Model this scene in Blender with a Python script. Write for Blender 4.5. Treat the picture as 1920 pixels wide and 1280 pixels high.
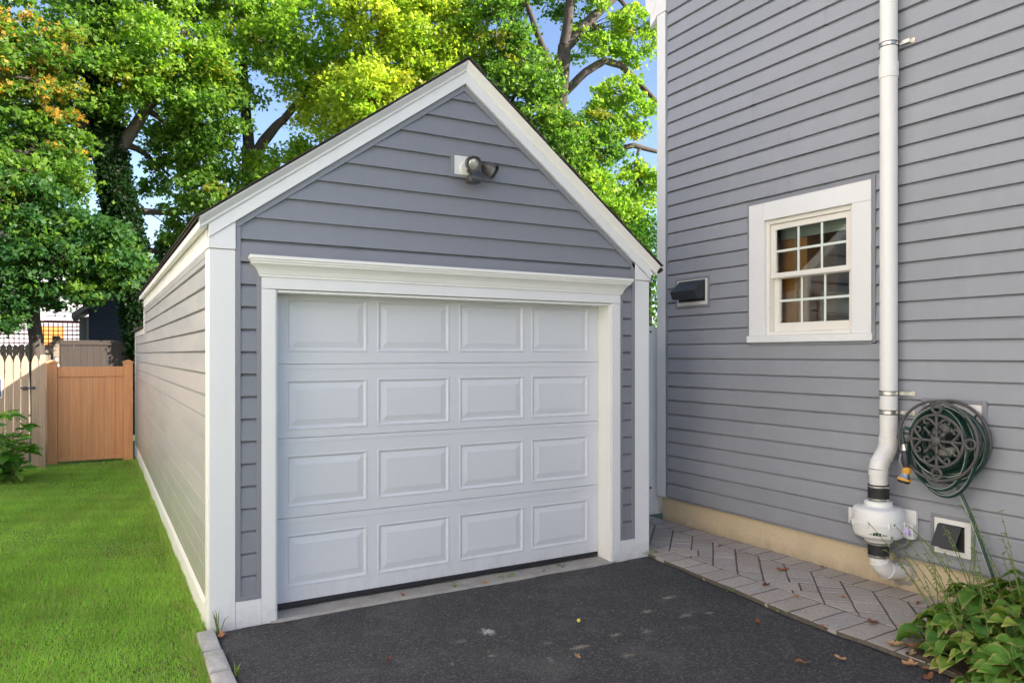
import bpy, math, random
import numpy as np
from mathutils import Vector, Matrix, Quaternion

random.seed(7)
RNG = np.random.default_rng(7)
R = math.radians
for o in list(bpy.data.objects):
    bpy.data.objects.remove(o)
scene = bpy.context.scene
COL = scene.collection

# ------------------------------------------------------------------ camera, sky, sun, exposure
cam_data = bpy.data.cameras.new('camera')
cam = bpy.data.objects.new('camera', cam_data)
COL.objects.link(cam)
cam.location = (-0.600, -4.726, 1.68)
cam.rotation_euler = (R(90), 0, R(-29.75))
cam_data.sensor_width = 36
cam_data.lens = 1370 / 1920 * 36
cam_data.shift_y = 23 / 1920
cam_data.clip_start = 0.05
cam_data.clip_end = 2000
scene.camera = cam

SUN = Vector((1.0, -0.92, 0.8)).normalized()          # towards the sun
world = bpy.data.worlds.new('World')
scene.world = world
world.use_nodes = True
wn = world.node_tree
for n in list(wn.nodes):
    wn.nodes.remove(n)
sky = wn.nodes.new('ShaderNodeTexSky')
sky.sky_type = 'NISHITA'
sky.sun_disc = False
sky.sun_elevation = math.asin(SUN.z)
sky.sun_rotation = math.atan2(SUN.x, SUN.y)
sky.air_density = 1.0
sky.dust_density = 0.4
sky.ozone_density = 2.2
bg = wn.nodes.new('ShaderNodeBackground')
bg.inputs['Strength'].default_value = 0.095
wo = wn.nodes.new('ShaderNodeOutputWorld')
wn.links.new(sky.outputs[0], bg.inputs[0])
wn.links.new(bg.outputs[0], wo.inputs[0])

sl = bpy.data.lights.new('sun', 'SUN')
sl.energy = 5.0
sl.angle = R(0.6)
sl.color = (1.0, 0.93, 0.82)
sun = bpy.data.objects.new('sun', sl)
COL.objects.link(sun)
sun.rotation_euler = SUN.to_track_quat('Z', 'Y').to_euler()
sun.location = (20, -12, 16)

vs = scene.view_settings
vs.view_transform = 'Standard'
vs.look = 'None'
vs.gamma = 1.0
vs.exposure = 1.55
vs.use_curve_mapping = False
try:
    vs.use_white_balance = True
    vs.white_balance_temperature = 6500
    vs.white_balance_tint = 17
except Exception:
    pass
scene.render.engine = 'CYCLES'
scene.cycles.max_bounces = 8
scene.cycles.diffuse_bounces = 5
scene.cycles.transparent_max_bounces = 12

# ------------------------------------------------------------------ mesh helpers
def mesh_np(name, V, F, smooth=False):
    """V (n,3) array, F (m,k) array of equal sized faces"""
    V = np.asarray(V, dtype=np.float32); F = np.asarray(F, dtype=np.int32)
    me = bpy.data.meshes.new(name)
    m, k = F.shape
    me.vertices.add(len(V)); me.vertices.foreach_set('co', V.ravel())
    me.loops.add(m * k); me.loops.foreach_set('vertex_index', F.ravel())
    me.polygons.add(m)
    me.polygons.foreach_set('loop_start', np.arange(0, m * k, k, dtype=np.int32))
    me.polygons.foreach_set('loop_total', np.full(m, k, dtype=np.int32))
    if smooth:
        me.polygons.foreach_set('use_smooth', np.ones(m, dtype=bool))
    me.update(calc_edges=True)
    return me


def face_colours(me, cols):
    a = me.attributes.new('tint', 'FLOAT_COLOR', 'FACE')
    c = np.ones((len(cols), 4), dtype=np.float32); c[:, :3] = cols
    a.data.foreach_set('color', c.ravel())


def attach(o, parent):
    if parent is not None:
        o.parent = parent
        if parent.type == 'EMPTY':
            o.matrix_parent_inverse = Matrix.Translation(parent.location).inverted()
        elif 'wm' in parent:
            pass
    return o


def link(name, me, mat=None, parent=None):
    o = bpy.data.objects.new(name, me)
    COL.objects.link(o)
    if mat is not None:
        me.materials.append(mat)
    return attach(o, parent)


class MB:
    def __init__(s):
        s.v = []; s.f = []

    def box(s, x0, x1, y0, y1, z0, z1):
        if x0 > x1: x0, x1 = x1, x0
        if y0 > y1: y0, y1 = y1, y0
        if z0 > z1: z0, z1 = z1, z0
        b = len(s.v)
        s.v += [(x0, y0, z0), (x1, y0, z0), (x1, y1, z0), (x0, y1, z0), (x0, y0, z1), (x1, y0, z1), (x1, y1, z1), (x0, y1, z1)]
        s.f += [tuple(b + i for i in q) for q in ((0, 3, 2, 1), (4, 5, 6, 7), (0, 1, 5, 4), (1, 2, 6, 5), (2, 3, 7, 6), (3, 0, 4, 7))]
        return s

    def ext(s, pts, off):
        """extrude a planar 3d polygon by off"""
        n = len(pts); b = len(s.v); off = Vector(off)
        P = [Vector(p) for p in pts]
        nrm = Vector((0, 0, 0))
        for i in range(n):
            nrm += (P[i] - P[0]).cross(P[(i + 1) % n] - P[0])
        if nrm.dot(off) > 0:
            P.reverse()
        s.v += [tuple(p) for p in P] + [tuple(p + off) for p in P]
        s.f.append(tuple(b + i for i in range(n)))
        s.f.append(tuple(b + n + i for i in reversed(range(n))))
        for i in range(n):
            j = (i + 1) % n
            s.f.append((b + i, b + n + i, b + n + j, b + j))
        return s

    def loft(s, loops, closed=True, caps=True):
        """loops: list of equal sized vertex rings"""
        n = len(loops[0]); b = len(s.v)
        for L in loops:
            s.v += [tuple(p) for p in L]
        for k in range(len(loops) - 1):
            for i in range(n if closed else n - 1):
                j = (i + 1) % n
                s.f.append((b + k * n + i, b + k * n + j, b + (k + 1) * n + j, b + (k + 1) * n + i))
        if caps and closed:
            s.f.append(tuple(b + i for i in reversed(range(n))))
            e = b + (len(loops) - 1) * n
            s.f.append(tuple(e + i for i in range(n)))
        return s

    def tube(s, pts, rad, n=10, caps=True, closed=False):
        P = [Vector(p) for p in pts]; m = len(P)
        if not hasattr(rad, '__len__'):
            rad = [rad] * m
        T = []
        for i in range(m):
            if closed:
                t = P[(i + 1) % m] - P[i - 1]
            else:
                t = P[min(i + 1, m - 1)] - P[max(i - 1, 0)]
            T.append(t.normalized())
        a = Vector((0, 0, 1)) if abs(T[0].z) < 0.9 else Vector((1, 0, 0))
        u = T[0].cross(a).normalized(); loops = []
        for i in range(m):
            if i:
                u = T[i - 1].rotation_difference(T[i]) @ u
            u = (u - T[i] * u.dot(T[i])).normalized()
            w = T[i].cross(u)
            loops.append([P[i] + (u * math.cos(q * 2 * math.pi / n) + w * math.sin(q * 2 * math.pi / n)) * rad[i] for q in range(n)])
        if closed:
            b = len(s.v)
            for L in loops: s.v += [tuple(p) for p in L]
            for k in range(m):
                k2 = (k + 1) % m
                for i in range(n):
                    j = (i + 1) % n
                    s.f.append((b + k * n + i, b + k * n + j, b + k2 * n + j, b + k2 * n + i))
            return s
        return s.loft(loops, True, caps)

    def lathe(s, prof, org, axis=(0, 0, 1), n=28):
        """prof: (radius, height along axis)"""
        A = Vector(axis).normalized(); org = Vector(org)
        a = Vector((0, 0, 1)) if abs(A.z) < 0.9 else Vector((1, 0, 0))
        u = A.cross(a).normalized(); w = A.cross(u)
        return s.loft([[org + A * h + (u * math.cos(2 * math.pi * i / n) + w * math.sin(2 * math.pi * i / n)) * max(r, 1e-4) for i in range(n)] for r, h in prof])

    def build(s, name, mat, parent=None, smooth=False, bevel=0.0, seg=2):
        me = bpy.data.meshes.new(name)
        me.from_pydata(s.v, [], s.f)
        me.update()
        if smooth:
            me.polygons.foreach_set('use_smooth', [True] * len(me.polygons))
            me.set_sharp_from_angle(angle=R(40))
        o = link(name, me, mat, parent)
        if bevel:
            md = o.modifiers.new('bevel', 'BEVEL')
            md.width = bevel; md.segments = seg; md.limit_method = 'ANGLE'; md.angle_limit = R(35)
        return o


def box(name, mat, parent, x0, x1, y0, y1, z0, z1, bevel=0.0, smooth=False):
    return MB().box(x0, x1, y0, y1, z0, z1).build(name, mat, parent, smooth, bevel)


def thing(name, label, cat, loc=(0, 0, 0), group=None):
    o = bpy.data.objects.new(name, None)
    COL.objects.link(o)
    o.location = loc
    o.empty_display_size = 0.1
    return tag(o, label, cat, group)


def tag(o, label, cat, group=None, kind=None):
    o['label'] = label; o['category'] = cat
    if group: o['group'] = group
    if kind: o['kind'] = kind
    return o


def structure(o):
    o['kind'] = 'structure'
    return o


def clip(poly, a, b, c):
    """keep a*s+b*z<=c of a 2d polygon"""
    out = []
    for i in range(len(poly)):
        p, q = poly[i], poly[(i + 1) % len(poly)]
        dp, dq = a * p[0] + b * p[1] - c, a * q[0] + b * q[1] - c
        if dp <= 0: out.append(p)
        if dp * dq < 0:
            t = dp / (dp - dq)
            out.append((p[0] + (q[0] - p[0]) * t, p[1] + (q[1] - p[1]) * t))
    return out

# ------------------------------------------------------------------ material helpers
class NT:
    def __init__(s, name):
        s.m = bpy.data.materials.new(name); s.m.use_nodes = True
        s.t = s.m.node_tree
        s.b = s.t.nodes['Principled BSDF']; s.out = s.t.nodes['Material Output']

    def n(s, kind, **kw):
        d = s.t.nodes.new(kind)
        for k, v in kw.items():
            if hasattr(d, k) and k not in d.inputs: setattr(d, k, v)
            else: d.inputs[k].default_value = v
        return d

    def l(s, a, b): s.t.links.new(a, b)

    def coords(s, scale=(1, 1, 1), kind='Object', rot=(0, 0, 0)):
        tc = s.n('ShaderNodeTexCoord'); mp = s.n('ShaderNodeMapping')
        mp.inputs['Scale'].default_value = scale; mp.inputs['Rotation'].default_value = rot
        s.l(tc.outputs[kind], mp.inputs['Vector']); return mp.outputs[0]

    def noise(s, vec, scale=5., detail=4., rough=.55, dist=0.):
        d = s.n('ShaderNodeTexNoise', Scale=scale, Detail=detail, Roughness=rough, Distortion=dist)
        s.l(vec, d.inputs['Vector']); return d.outputs['Fac']

    def ramp(s, fac, stops):
        d = s.n('ShaderNodeValToRGB'); e = d.color_ramp.elements
        while len(e) < len(stops): e.new(0.5)
        for i, (p, c) in enumerate(stops):
            e[i].position = p; e[i].color = (*c, 1) if len(c) == 3 else c
        s.l(fac, d.inputs[0]); return d.outputs[0]

    def mix(s, fac, a, b, mode='MIX'):
        d = s.n('ShaderNodeMix', data_type='RGBA', blend_type=mode)
        for sock, v in ((d.inputs[0], fac), (d.inputs[6], a), (d.inputs[7], b)):
            if isinstance(v, (int, float)): sock.default_value = v
            elif isinstance(v, tuple): sock.default_value = (*v, 1) if len(v) == 3 else v
            else: s.l(v, sock)
        return d.outputs[2]

    def bump(s, h, strength=.3, dist=.01, normal=None):
        d = s.n('ShaderNodeBump', Strength=strength, Distance=dist)
        s.l(h, d.inputs['Height'])
        if normal is not None: s.l(normal, d.inputs['Normal'])
        s.l(d.outputs[0], s.b.inputs['Normal']); return d.outputs[0]

    def base(s, c): 
        if isinstance(c, tuple): s.b.inputs['Base Color'].default_value = (*c, 1)
        else: s.l(c, s.b.inputs['Base Color'])
        return s

    def set(s, **kw):
        for k, v in kw.items(): s.b.inputs[k.replace('_', ' ')].default_value = v
        return s


def plain(name, col, rough=.5, var=.06, scale=6., metal=0., bumpk=0., spec=.5):
    t = NT(name)
    v = t.coords()
    f = t.noise(v, scale, 5)
    t.base(t.mix(f, tuple(c * (1 - var) for c in col), tuple(min(1, c * (1 + var)) for c in col)))
    t.set(Roughness=rough, Metallic=metal)
    t.b.inputs['Specular IOR Level'].default_value = spec
    if bumpk: t.bump(t.noise(v, scale * 12, 4), bumpk, .004)
    return t.m


def siding_mat(name, col, grain, var=.07, rough=.42, stains=None, rv=.045):
    """vinyl clapboard: embossed grain along one axis, faint fading"""
    t = NT(name)
    v = t.coords()
    oi = t.n('ShaderNodeObjectInfo')
    big = t.noise(v, .9, 3)
    c = t.mix(big, tuple(k * (1 - var) for k in col), tuple(k * (1 + var) for k in col))
    rnd = t.n('ShaderNodeMapRange'); rnd.inputs['To Min'].default_value = 1 - rv; rnd.inputs['To Max'].default_value = 1 + rv
    t.l(oi.outputs['Random'], rnd.inputs[0])
    c = t.mix(1.0, c, rnd.outputs[0], 'MULTIPLY')
    streak = t.noise(t.coords((3, 3, .5)), 2.2, 6, .6)
    c = t.mix(t.ramp(streak, [(.5, (0, 0, 0)), (.78, (.35, .35, .35))]), c, tuple(k * 1.18 for k in col))
    if stains: c = stains(t, v, c)
    # splash dirt low on the wall
    sx = t.n('ShaderNodeSeparateXYZ'); t.l(v, sx.inputs[0])
    lo = t.n('ShaderNodeMapRange'); t.l(sx.outputs[2], lo.inputs[0]); lo.inputs['From Min'].default_value = .85; lo.inputs['From Max'].default_value = .2
    spm = t.n('ShaderNodeMath', operation='MULTIPLY'); t.l(lo.outputs[0], spm.inputs[0]); t.l(t.noise(t.coords((1, 1, .5)), 6, 6, .7), spm.inputs[1])
    c = t.mix(t.ramp(spm.outputs[0], [(.28, (0, 0, 0)), (.7, (.4, .4, .4))]), c, tuple(k * .72 for k in (col[0] * 1.1, col[1], col[2] * .85)))
    t.base(c)
    t.set(Roughness=rough)
    g = t.noise(t.coords(grain), 9, 6, .62)
    w = t.noise(v, 2.3, 2)
    add = t.n('ShaderNodeMath', operation='MULTIPLY_ADD'); add.inputs[1].default_value = .16
    t.l(g, add.inputs[0]); t.l(w, add.inputs[2])
    t.bump(add.outputs[0], .5, .012)
    return t.m


M = {}
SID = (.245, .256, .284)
M['siding_x'] = siding_mat('grey_vinyl_siding_front', (.222, .232, .260), (1.2, 1, 26))  # same siding as the house, darkened here to balance the light
M['siding_y'] = siding_mat('grey_vinyl_siding_house', (.300, .313, .345), (1, 1.2, 26))  # same siding lightened: light missing on the house wall put into the colour


def side_stain(t, v, c):
    # sun faded chalky bands and a green algae bloom low on the wall
    f = t.noise(t.coords((1, .35, 2.2)), 2.0, 4, .6)
    c = t.mix(t.ramp(f, [(.38, (.25, .25, .25)), (.62, (.95, .95, .95))]), c, (.485, .47, .45))
    xyz = t.n('ShaderNodeSeparateXYZ'); t.l(v, xyz.inputs[0])
    zz = t.n('ShaderNodeMapRange'); t.l(xyz.outputs[2], zz.inputs[0])
    zz.inputs['From Min'].default_value = 1.35; zz.inputs['From Max'].default_value = .3
    al = t.noise(t.coords((1, .8, 1.4)), 2.2, 4)
    m = t.n('ShaderNodeMath', operation='MULTIPLY'); t.l(zz.outputs[0], m.inputs[0]); t.l(al, m.inputs[1])
    return t.mix(t.ramp(m.outputs[0], [(.22, (0, 0, 0)), (.6, (.38, .38, .38))]), c, (.36, .38, .22))


M['siding_side'] = siding_mat('sun_faded_vinyl_siding', (.385, .385, .39), (1, 1.2, 26), .1, .34, side_stain, .10)


def trim_mat(name, col):
    t = NT(name); v = t.coords()
    c = t.mix(t.noise(v, 3, 5), tuple(k * .965 for k in col), tuple(min(1, k * 1.02) for k in col))
    xyz = t.n('ShaderNodeSeparateXYZ'); t.l(v, xyz.inputs[0])
    lo = t.n('ShaderNodeMapRange'); t.l(xyz.outputs[2], lo.inputs[0]); lo.inputs['From Min'].default_value = .30; lo.inputs['From Max'].default_value = -.02
    sp = t.n('ShaderNodeMath', operation='MULTIPLY'); t.l(lo.outputs[0], sp.inputs[0]); t.l(t.noise(v, 18, 6, .7), sp.inputs[1])
    c = t.mix(t.ramp(sp.outputs[0], [(.25, (0, 0, 0)), (.7, (.55, .55, .55))]), c, (.40, .36, .30))
    c = t.mix(t.ramp(t.noise(v, 30, 5, .75), [(.70, (0, 0, 0)), (.82, (.35, .35, .35))]), c, (.50, .47, .42))
    c = t.mix(t.ramp(t.noise(t.coords((4, 4, .6)), 3.2, 5, .6), [(.58, (0, 0, 0)), (.8, (.22, .22, .22))]), c, (.60, .58, .52))
    t.base(c); t.set(Roughness=.42)
    t.bump(t.noise(t.coords((1, 1, .4)), 30, 4), .07, .004)
    return t.m


M['trim'] = trim_mat('white_trim_paint', (.80, .80, .795))
M['trim_warm'] = plain('warm_white_trim', (.85, .835, .79), .45, .05, 3., bumpk=.06)  # warmer copy of the white trim; on some parts warm light in the colour
M['channel'] = plain('grey_vinyl_trim', (.235, .247, .275), .4, .03)
M['block'] = plain('white_vinyl_block', (.78, .77, .74), .45, .03)


def door_mat():
    t = NT('white_steel_door')
    v = t.coords()
    f = t.noise(v, 1.6, 4)
    c = t.mix(f, (.64, .655, .685), (.705, .72, .74))
    xyz = t.n('ShaderNodeSeparateXYZ'); t.l(v, xyz.inputs[0])
    lo = t.n('ShaderNodeMapRange'); t.l(xyz.outputs[2], lo.inputs[0]); lo.inputs['From Min'].default_value = .55; lo.inputs['From Max'].default_value = .03
    sp = t.n('ShaderNodeMath', operation='MULTIPLY'); t.l(lo.outputs[0], sp.inputs[0]); t.l(t.noise(t.coords((1, 1, .45)), 14, 6, .7), sp.inputs[1])
    c = t.mix(t.ramp(sp.outputs[0], [(.30, (0, 0, 0)), (.75, (.40, .40, .40))]), c, (.42, .40, .36))
    c = t.mix(t.ramp(t.noise(v, 26, 5, .75), [(.70, (0, 0, 0)), (.80, (.35, .35, .35))]), c, (.45, .44, .42))
    t.base(c)
    t.set(Roughness=.42)
    g = t.noise(t.coords((1.4, 1, 22)), 8, 6, .65)
    t.bump(g, .22, .006)
    return t.m


M['door'] = door_mat()
M['rubber'] = plain('black_rubber', (.018, .018, .02), .6, .2, 20)
M['black_plastic'] = plain('black_plastic', (.03, .033, .038), .42, .2, 8)
M['bronze'] = plain('grey_bronze_metal', (.11, .105, .10), .38, .15, 9, metal=.4)
M['lens'] = plain('clear_lamp_lens', (.62, .62, .58), .12, .05, 30, metal=.5)
M['shingle'] = plain('brown_asphalt_shingle', (.075, .06, .05), .9, .5, 60, bumpk=.6)
M['pvc'] = plain('white_pvc', (.80, .79, .76), .32, .02, 4)
M['steel'] = plain('stainless_band', (.62, .60, .55), .28, .08, 30, metal=.9)
M['iron'] = plain('grey_cast_iron', (.098, .094, .089), .55, .2, 22, metal=.15, bumpk=.15)
M['nozzle_orange'] = plain('orange_plastic', (.75, .36, .04), .4, .08, 9)
M['conduit'] = plain('grey_conduit', (.22, .235, .25), .4, .1, 20)
M['yellow'] = plain('yellow_ball_skin', (.72, .66, .08), .5, .08, 60)


def hose_mat():
    t = NT('green_hose')
    t.base((.010, .046, .036)); t.set(Roughness=.33)
    return t.m


M['hose'] = hose_mat()
M['hose_stripe'] = plain('hose_stripe', (.55, .58, .50), .4, .05)


def asphalt():
    t = NT('asphalt')
    v = t.coords()
    a = t.noise(v, 1.1, 4); fine = t.noise(v, 130, 3, .7)
    c = t.mix(a, (.036, .036, .039), (.076, .073, .072))
    vor = t.n('ShaderNodeTexVoronoi', Scale=110.); t.l(v, vor.inputs['Vector'])
    sep = t.n('ShaderNodeSeparateColor'); t.l(vor.outputs['Color'], sep.inputs[0])
    c = t.mix(t.ramp(sep.outputs[0], [(.74, (0, 0, 0)), (.97, (.65, .65, .65))]), c, (.20, .19, .175))
    c = t.mix(t.ramp(sep.outputs[1], [(.0, (.8, .8, .8)), (.3, (0, 0, 0))]), c, (.017, .017, .019))
    # pale dust worn into the low spots
    d = t.noise(v, 2.6, 5, .65, .4)
    df = t.mix(1.0, t.ramp(d, [(.52, (0, 0, 0)), (.74, (.45, .45, .45))]), t.ramp(fine, [(.35, (0, 0, 0)), (.6, (1, 1, 1))]), 'MULTIPLY')
    c = t.mix(df, c, (.25, .225, .195))
    # spots where sandy grit and one white paint spill stick to the surface
    def spot(c, x, y, rx, ry, col, k):
        mp = t.n('ShaderNodeMapping'); mp.inputs['Location'].default_value = (-x / rx, -y / ry, 0); mp.inputs['Scale'].default_value = (1 / rx, 1 / ry, 0)
        tc = t.n('ShaderNodeTexCoord'); t.l(tc.outputs['Object'], mp.inputs['Vector'])
        ln = t.n('ShaderNodeVectorMath', operation='LENGTH'); t.l(mp.outputs[0], ln.inputs[0])
        ng = t.noise(v, 42, 4, .7)
        ad = t.n('ShaderNodeMath', operation='MULTIPLY_ADD'); ad.inputs[1].default_value = 2.2
        t.l(ng, ad.inputs[0]); t.l(ln.outputs['Value'], ad.inputs[2])
        return t.mix(t.ramp(_half(t, ad.outputs[0]), [(.42, (k, k, k)), (.62, (0, 0, 0))]), c, col)
    for s_ in SPOTS: c = spot(c, *s_)
    t.base(c)
    t.set(Roughness=.86)
    h = t.n('ShaderNodeMath', operation='MULTIPLY_ADD'); h.inputs[1].default_value = .5
    t.l(fine, h.inputs[0]); t.l(vor.outputs['Distance'], h.inputs[2])
    t.bump(h.outputs[0], .85, .012)
    return t.m


def _half(t, s):
    d = t.n('ShaderNodeMath', operation='MULTIPLY'); d.inputs[1].default_value = .36
    t.l(s, d.inputs[0]); return d.outputs[0]


SPOTS = [(1.47, -.81, .075, .10, (.62, .62, .60), .95), (1.82, -1.28, .12, .045, (.40, .34, .26), .85), (2.12, -1.23, .08, .045, (.38, .34, .27), .8),
         (2.32, -1.28, .07, .05, (.34, .29, .22), .75), (2.55, -1.01, .10, .05, (.36, .32, .25), .8), (1.99, -1.5, .09, .05, (.33, .27, .21), .7), (1.33, -1.13, .05, .03, (.38, .30, .2), .7),
         (1.69, -1.14, .08, .05, (.26, .25, .24), .6), (2.85, -.87, .11, .05, (.36, .33, .28), .8), (2.71, -1.19, .10, .05, (.34, .30, .24), .7), (2.88, -1.23, .06, .04, (.34, .30, .24), .7), (1.26, -.86, .09, .05, (.24, .24, .24), .6), (1.58, -1.34, .03, .10, (.26, .25, .24), .6)]
M['asphalt'] = asphalt()


def concrete(name, c0, c1, scale=3., bumpk=.35, dark=None, splash=None):
    t = NT(name)
    v = t.coords()
    c = t.mix(t.ramp(t.noise(v, scale, 6, .6), [(.3, c0), (.7, c1)]), t.ramp(t.noise(v, 55, 4, .7), [(.3, tuple(k * .72 for k in c0)), (.7, c1)]), .0) if False else t.mix(.35, t.ramp(t.noise(v, scale, 6, .6), [(.3, c0), (.7, c1)]), t.ramp(t.noise(v, 55, 4, .7), [(.3, tuple(k * .6 for k in c0)), (.7, c1)]))
    if dark: c = t.mix(t.ramp(t.noise(v, scale * .7, 5, .65), [(.55, (0, 0, 0)), (.75, (.6, .6, .6))]), c, dark)
    if splash:
        xyz = t.n('ShaderNodeSeparateXYZ'); t.l(v, xyz.inputs[0])
        lo = t.n('ShaderNodeMapRange'); t.l(xyz.outputs[2], lo.inputs[0]); lo.inputs['From Min'].default_value = .22; lo.inputs['From Max'].default_value = .02
        sp = t.n('ShaderNodeMath', operation='MULTIPLY'); t.l(lo.outputs[0], sp.inputs[0]); t.l(t.noise(t.coords((1, 1, .6)), 9, 6, .7), sp.inputs[1])
        c = t.mix(t.ramp(sp.outputs[0], [(.22, (0, 0, 0)), (.6, (.8, .8, .8))]), c, splash)
        c = t.mix(t.ramp(t.noise(t.coords((1, 1, .35)), 5, 6, .65), [(.52, (0, 0, 0)), (.75, (.5, .5, .5))]), c, tuple(q * 1.25 for q in splash))
    t.base(c); t.set(Roughness=.85)
    t.bump(t.noise(v, 70, 4, .65), bumpk, .006)
    return t.m


M['apron'] = concrete('weathered_concrete', (.30, .28, .25), (.44, .41, .37), 7, .5, (.12, .115, .11))
M['foundation'] = concrete('tan_parged_foundation', (.60, .485, .315), (.70, .575, .395), 1.6, .5, (.38, .30, .20), (.33, .27, .19))
M['kerb'] = concrete('grey_granite', (.40, .39, .37), (.56, .54, .51), 14, .5)
M['sand'] = concrete('joint_sand', (.085, .074, .058), (.15, .132, .104), 30, .6)
M['soil'] = concrete('garden_soil', (.045, .032, .022), (.09, .066, .045), 14, .9)
M['ground'] = concrete('far_ground', (.06, .09, .03), (.10, .13, .045), .5, .4)


def paver_mat():
    t = NT('tumbled_paver')
    oi = t.n('ShaderNodeObjectInfo')
    v = t.coords()
    c = t.ramp(oi.outputs['Random'], [(.0, (.45, .385, .33)), (.3, (.53, .47, .41)), (.6, (.47, .43, .40)), (.85, (.58, .51, .435)), (1., (.43, .38, .345))])
    c = t.mix(t.ramp(t.noise(v, 60, 5, .7), [(.38, (.55, .55, .55)), (.66, (0, 0, 0))]), c, (.25, .225, .205))
    c = t.mix(t.ramp(t.noise(v, 4, 4), [(.55, (0, 0, 0)), (.8, (.4, .4, .4))]), c, (.42, .38, .33))
    t.base(c); t.set(Roughness=.88)
    t.bump(t.noise(v, 55, 6, .72), .85, .009)
    return t.m


M['paver'] = paver_mat()


def wood(name, c0, c1, axis=(12, 12, .7), rough=.7, knots=False):
    t = NT(name)
    v = t.coords(axis)
    oi = t.n('ShaderNodeObjectInfo')
    sh = t.n('ShaderNodeVectorMath', operation='ADD'); t.l(v, sh.inputs[0])
    cb = t.n('ShaderNodeCombineXYZ'); 
    mm = t.n('ShaderNodeMath', operation='MULTIPLY'); mm.inputs[1].default_value = 37.; t.l(oi.outputs['Random'], mm.inputs[0]); t.l(mm.outputs[0], cb.inputs[0]); t.l(mm.outputs[0], cb.inputs[2])
    t.l(cb.outputs[0], sh.inputs[1])
    f = t.noise(sh.outputs[0], 3.2, 6, .62, .5)
    c = t.ramp(f, [(.28, c0), (.72, c1)])
    if knots:
        k = t.n('ShaderNodeTexVoronoi', Scale=1.0); t.l(t.coords((6, 6, 3.4)), k.inputs['Vector'])
        c = t.mix(t.ramp(k.outputs['Distance'], [(.05, (.8, .8, .8)), (.13, (0, 0, 0))]), c, tuple(q * .45 for q in c0))
    t.base(c); t.set(Roughness=rough)
    t.bump(f, .25, .006)
    return t.m


M['picket'] = wood('raw_cedar', (.36, .25, .165), (.50, .375, .27), knots=True)
M['gate'] = wood('tan_vinyl_woodgrain', (.62, .265, .105), (.80, .39, .18), (14, 14, .45), .45)
M['old_fence'] = wood('weathered_fence', (.20, .16, .115), (.32, .27, .20), knots=True)
M['mocha'] = wood('mocha_vinyl', (.055, .043, .034), (.072, .057, .046), (9, 9, .5), .5)  # brown darkened in the base colour to stand in for tree shade
M['bark'] = wood('maple_bark', (.045, .035, .028), (.12, .098, .08), (9, 9, 1.6), .95)
M['stem'] = plain('green_stem', (.14, .20, .04), .55, .2, 20)
M['red_deck'] = plain('red_stained_wood', (.36, .055, .018), .6, .15, 6)
M['navy'] = plain('navy_siding', (.022, .034, .060), .5, .15, 3)
M['grey_clap'] = plain('grey_clapboard', (.20, .19, .17), .55, .1, 3)  # one even dull grey with slight mottling
M['white_clap'] = plain('white_clapboard', (.50, .50, .53), .5, .04, 3)
M['lav_clap'] = plain('pale_clapboard', (.80, .77, .72), .55, .04, 3)
M['brick'] = plain('red_brick', (.33, .10, .05), .85, .25, 12, bumpk=.5)
M['dark_roof'] = plain('dark_roof', (.06, .055, .05), .9, .3, 20, bumpk=.4)
M['room'] = plain('room_paint', (.80, .74, .64), .8, .05)
M['curtain'] = plain('brown_wood_cabinet', (.75, .34, .09), .5, .15, 5)
M['blind'] = plain('pale_green_blind', (.62, .66, .56), .5, .04)
M['muntin'] = plain('pale_green_white_bar', (.70, .76, .70), .4, .02)
M['sash'] = plain('almond_vinyl_sash', (.80, .77, .70), .4, .03)
M['sign'] = plain('sign_face', (.04, .055, .11), .4, .1)
M['latch'] = plain('black_galvanised_latch', (.10, .10, .105), .35, .3, 20, metal=.7)


def glass():
    t = NT('window_glass')
    fr = t.n('ShaderNodeFresnel', IOR=1.52)
    tr = t.n('ShaderNodeBsdfTransparent'); gl = t.n('ShaderNodeBsdfGlossy', Roughness=.01)
    tr.inputs[0].default_value = (.86, .9, .88, 1)
    mx = t.n('ShaderNodeMixShader'); mul = t.n('ShaderNodeMath', operation='MULTIPLY'); mul.inputs[1].default_value = 1.7
    t.l(fr.outputs[0], mul.inputs[0]); t.l(mul.outputs[0], mx.inputs[0]); t.l(tr.outputs[0], mx.inputs[1]); t.l(gl.outputs[0], mx.inputs[2])
    t.l(mx.outputs[0], t.out.inputs[0])
    return t.m


M['glass'] = glass()


def leaf_mat(name, trans=.42, rough=.45, tint=1.0, obj=False):
    t = NT(name)
    if obj:
        oi = t.n('ShaderNodeObjectInfo'); col = obj(t, oi.outputs['Random'])
    else:
        at = t.n('ShaderNodeAttribute', attribute_name='tint'); col = at.outputs['Color']
    t.base(col)
    t.set(Roughness=rough)
    t.b.inputs['Specular IOR Level'].default_value = .35
    tl = t.n('ShaderNodeBsdfTranslucent')
    br = t.mix(1.0, col, (1.3, 1.4, .7), 'MULTIPLY')
    t.l(br, tl.inputs[0])
    mx = t.n('ShaderNodeMixShader'); mx.inputs[0].default_value = trans
    t.l(t.b.outputs[0], mx.inputs[1]); t.l(tl.outputs[0], mx.inputs[2]); t.l(mx.outputs[0], t.out.inputs[0])
    return t.m


M['leaf'] = leaf_mat('tree_leaf', .58)
M['grass'] = leaf_mat('grass_blade', .30, .5)


def lawn_mat():
    t = NT('lawn_turf')
    v = t.coords()
    a = t.noise(v, 1.4, 4); b = t.noise(v, 60, 4, .7)
    c = t.mix(a, (.08, .19, .018), (.13, .26, .03))
    c = t.mix(t.ramp(b, [(.35, (.7, .7, .7)), (.6, (0, 0, 0))]), c, (.03, .06, .01))
    t.base(c); t.set(Roughness=.9)
    t.bump(b, .8, .02)
    return t.m


M['lawn'] = lawn_mat()


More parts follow.
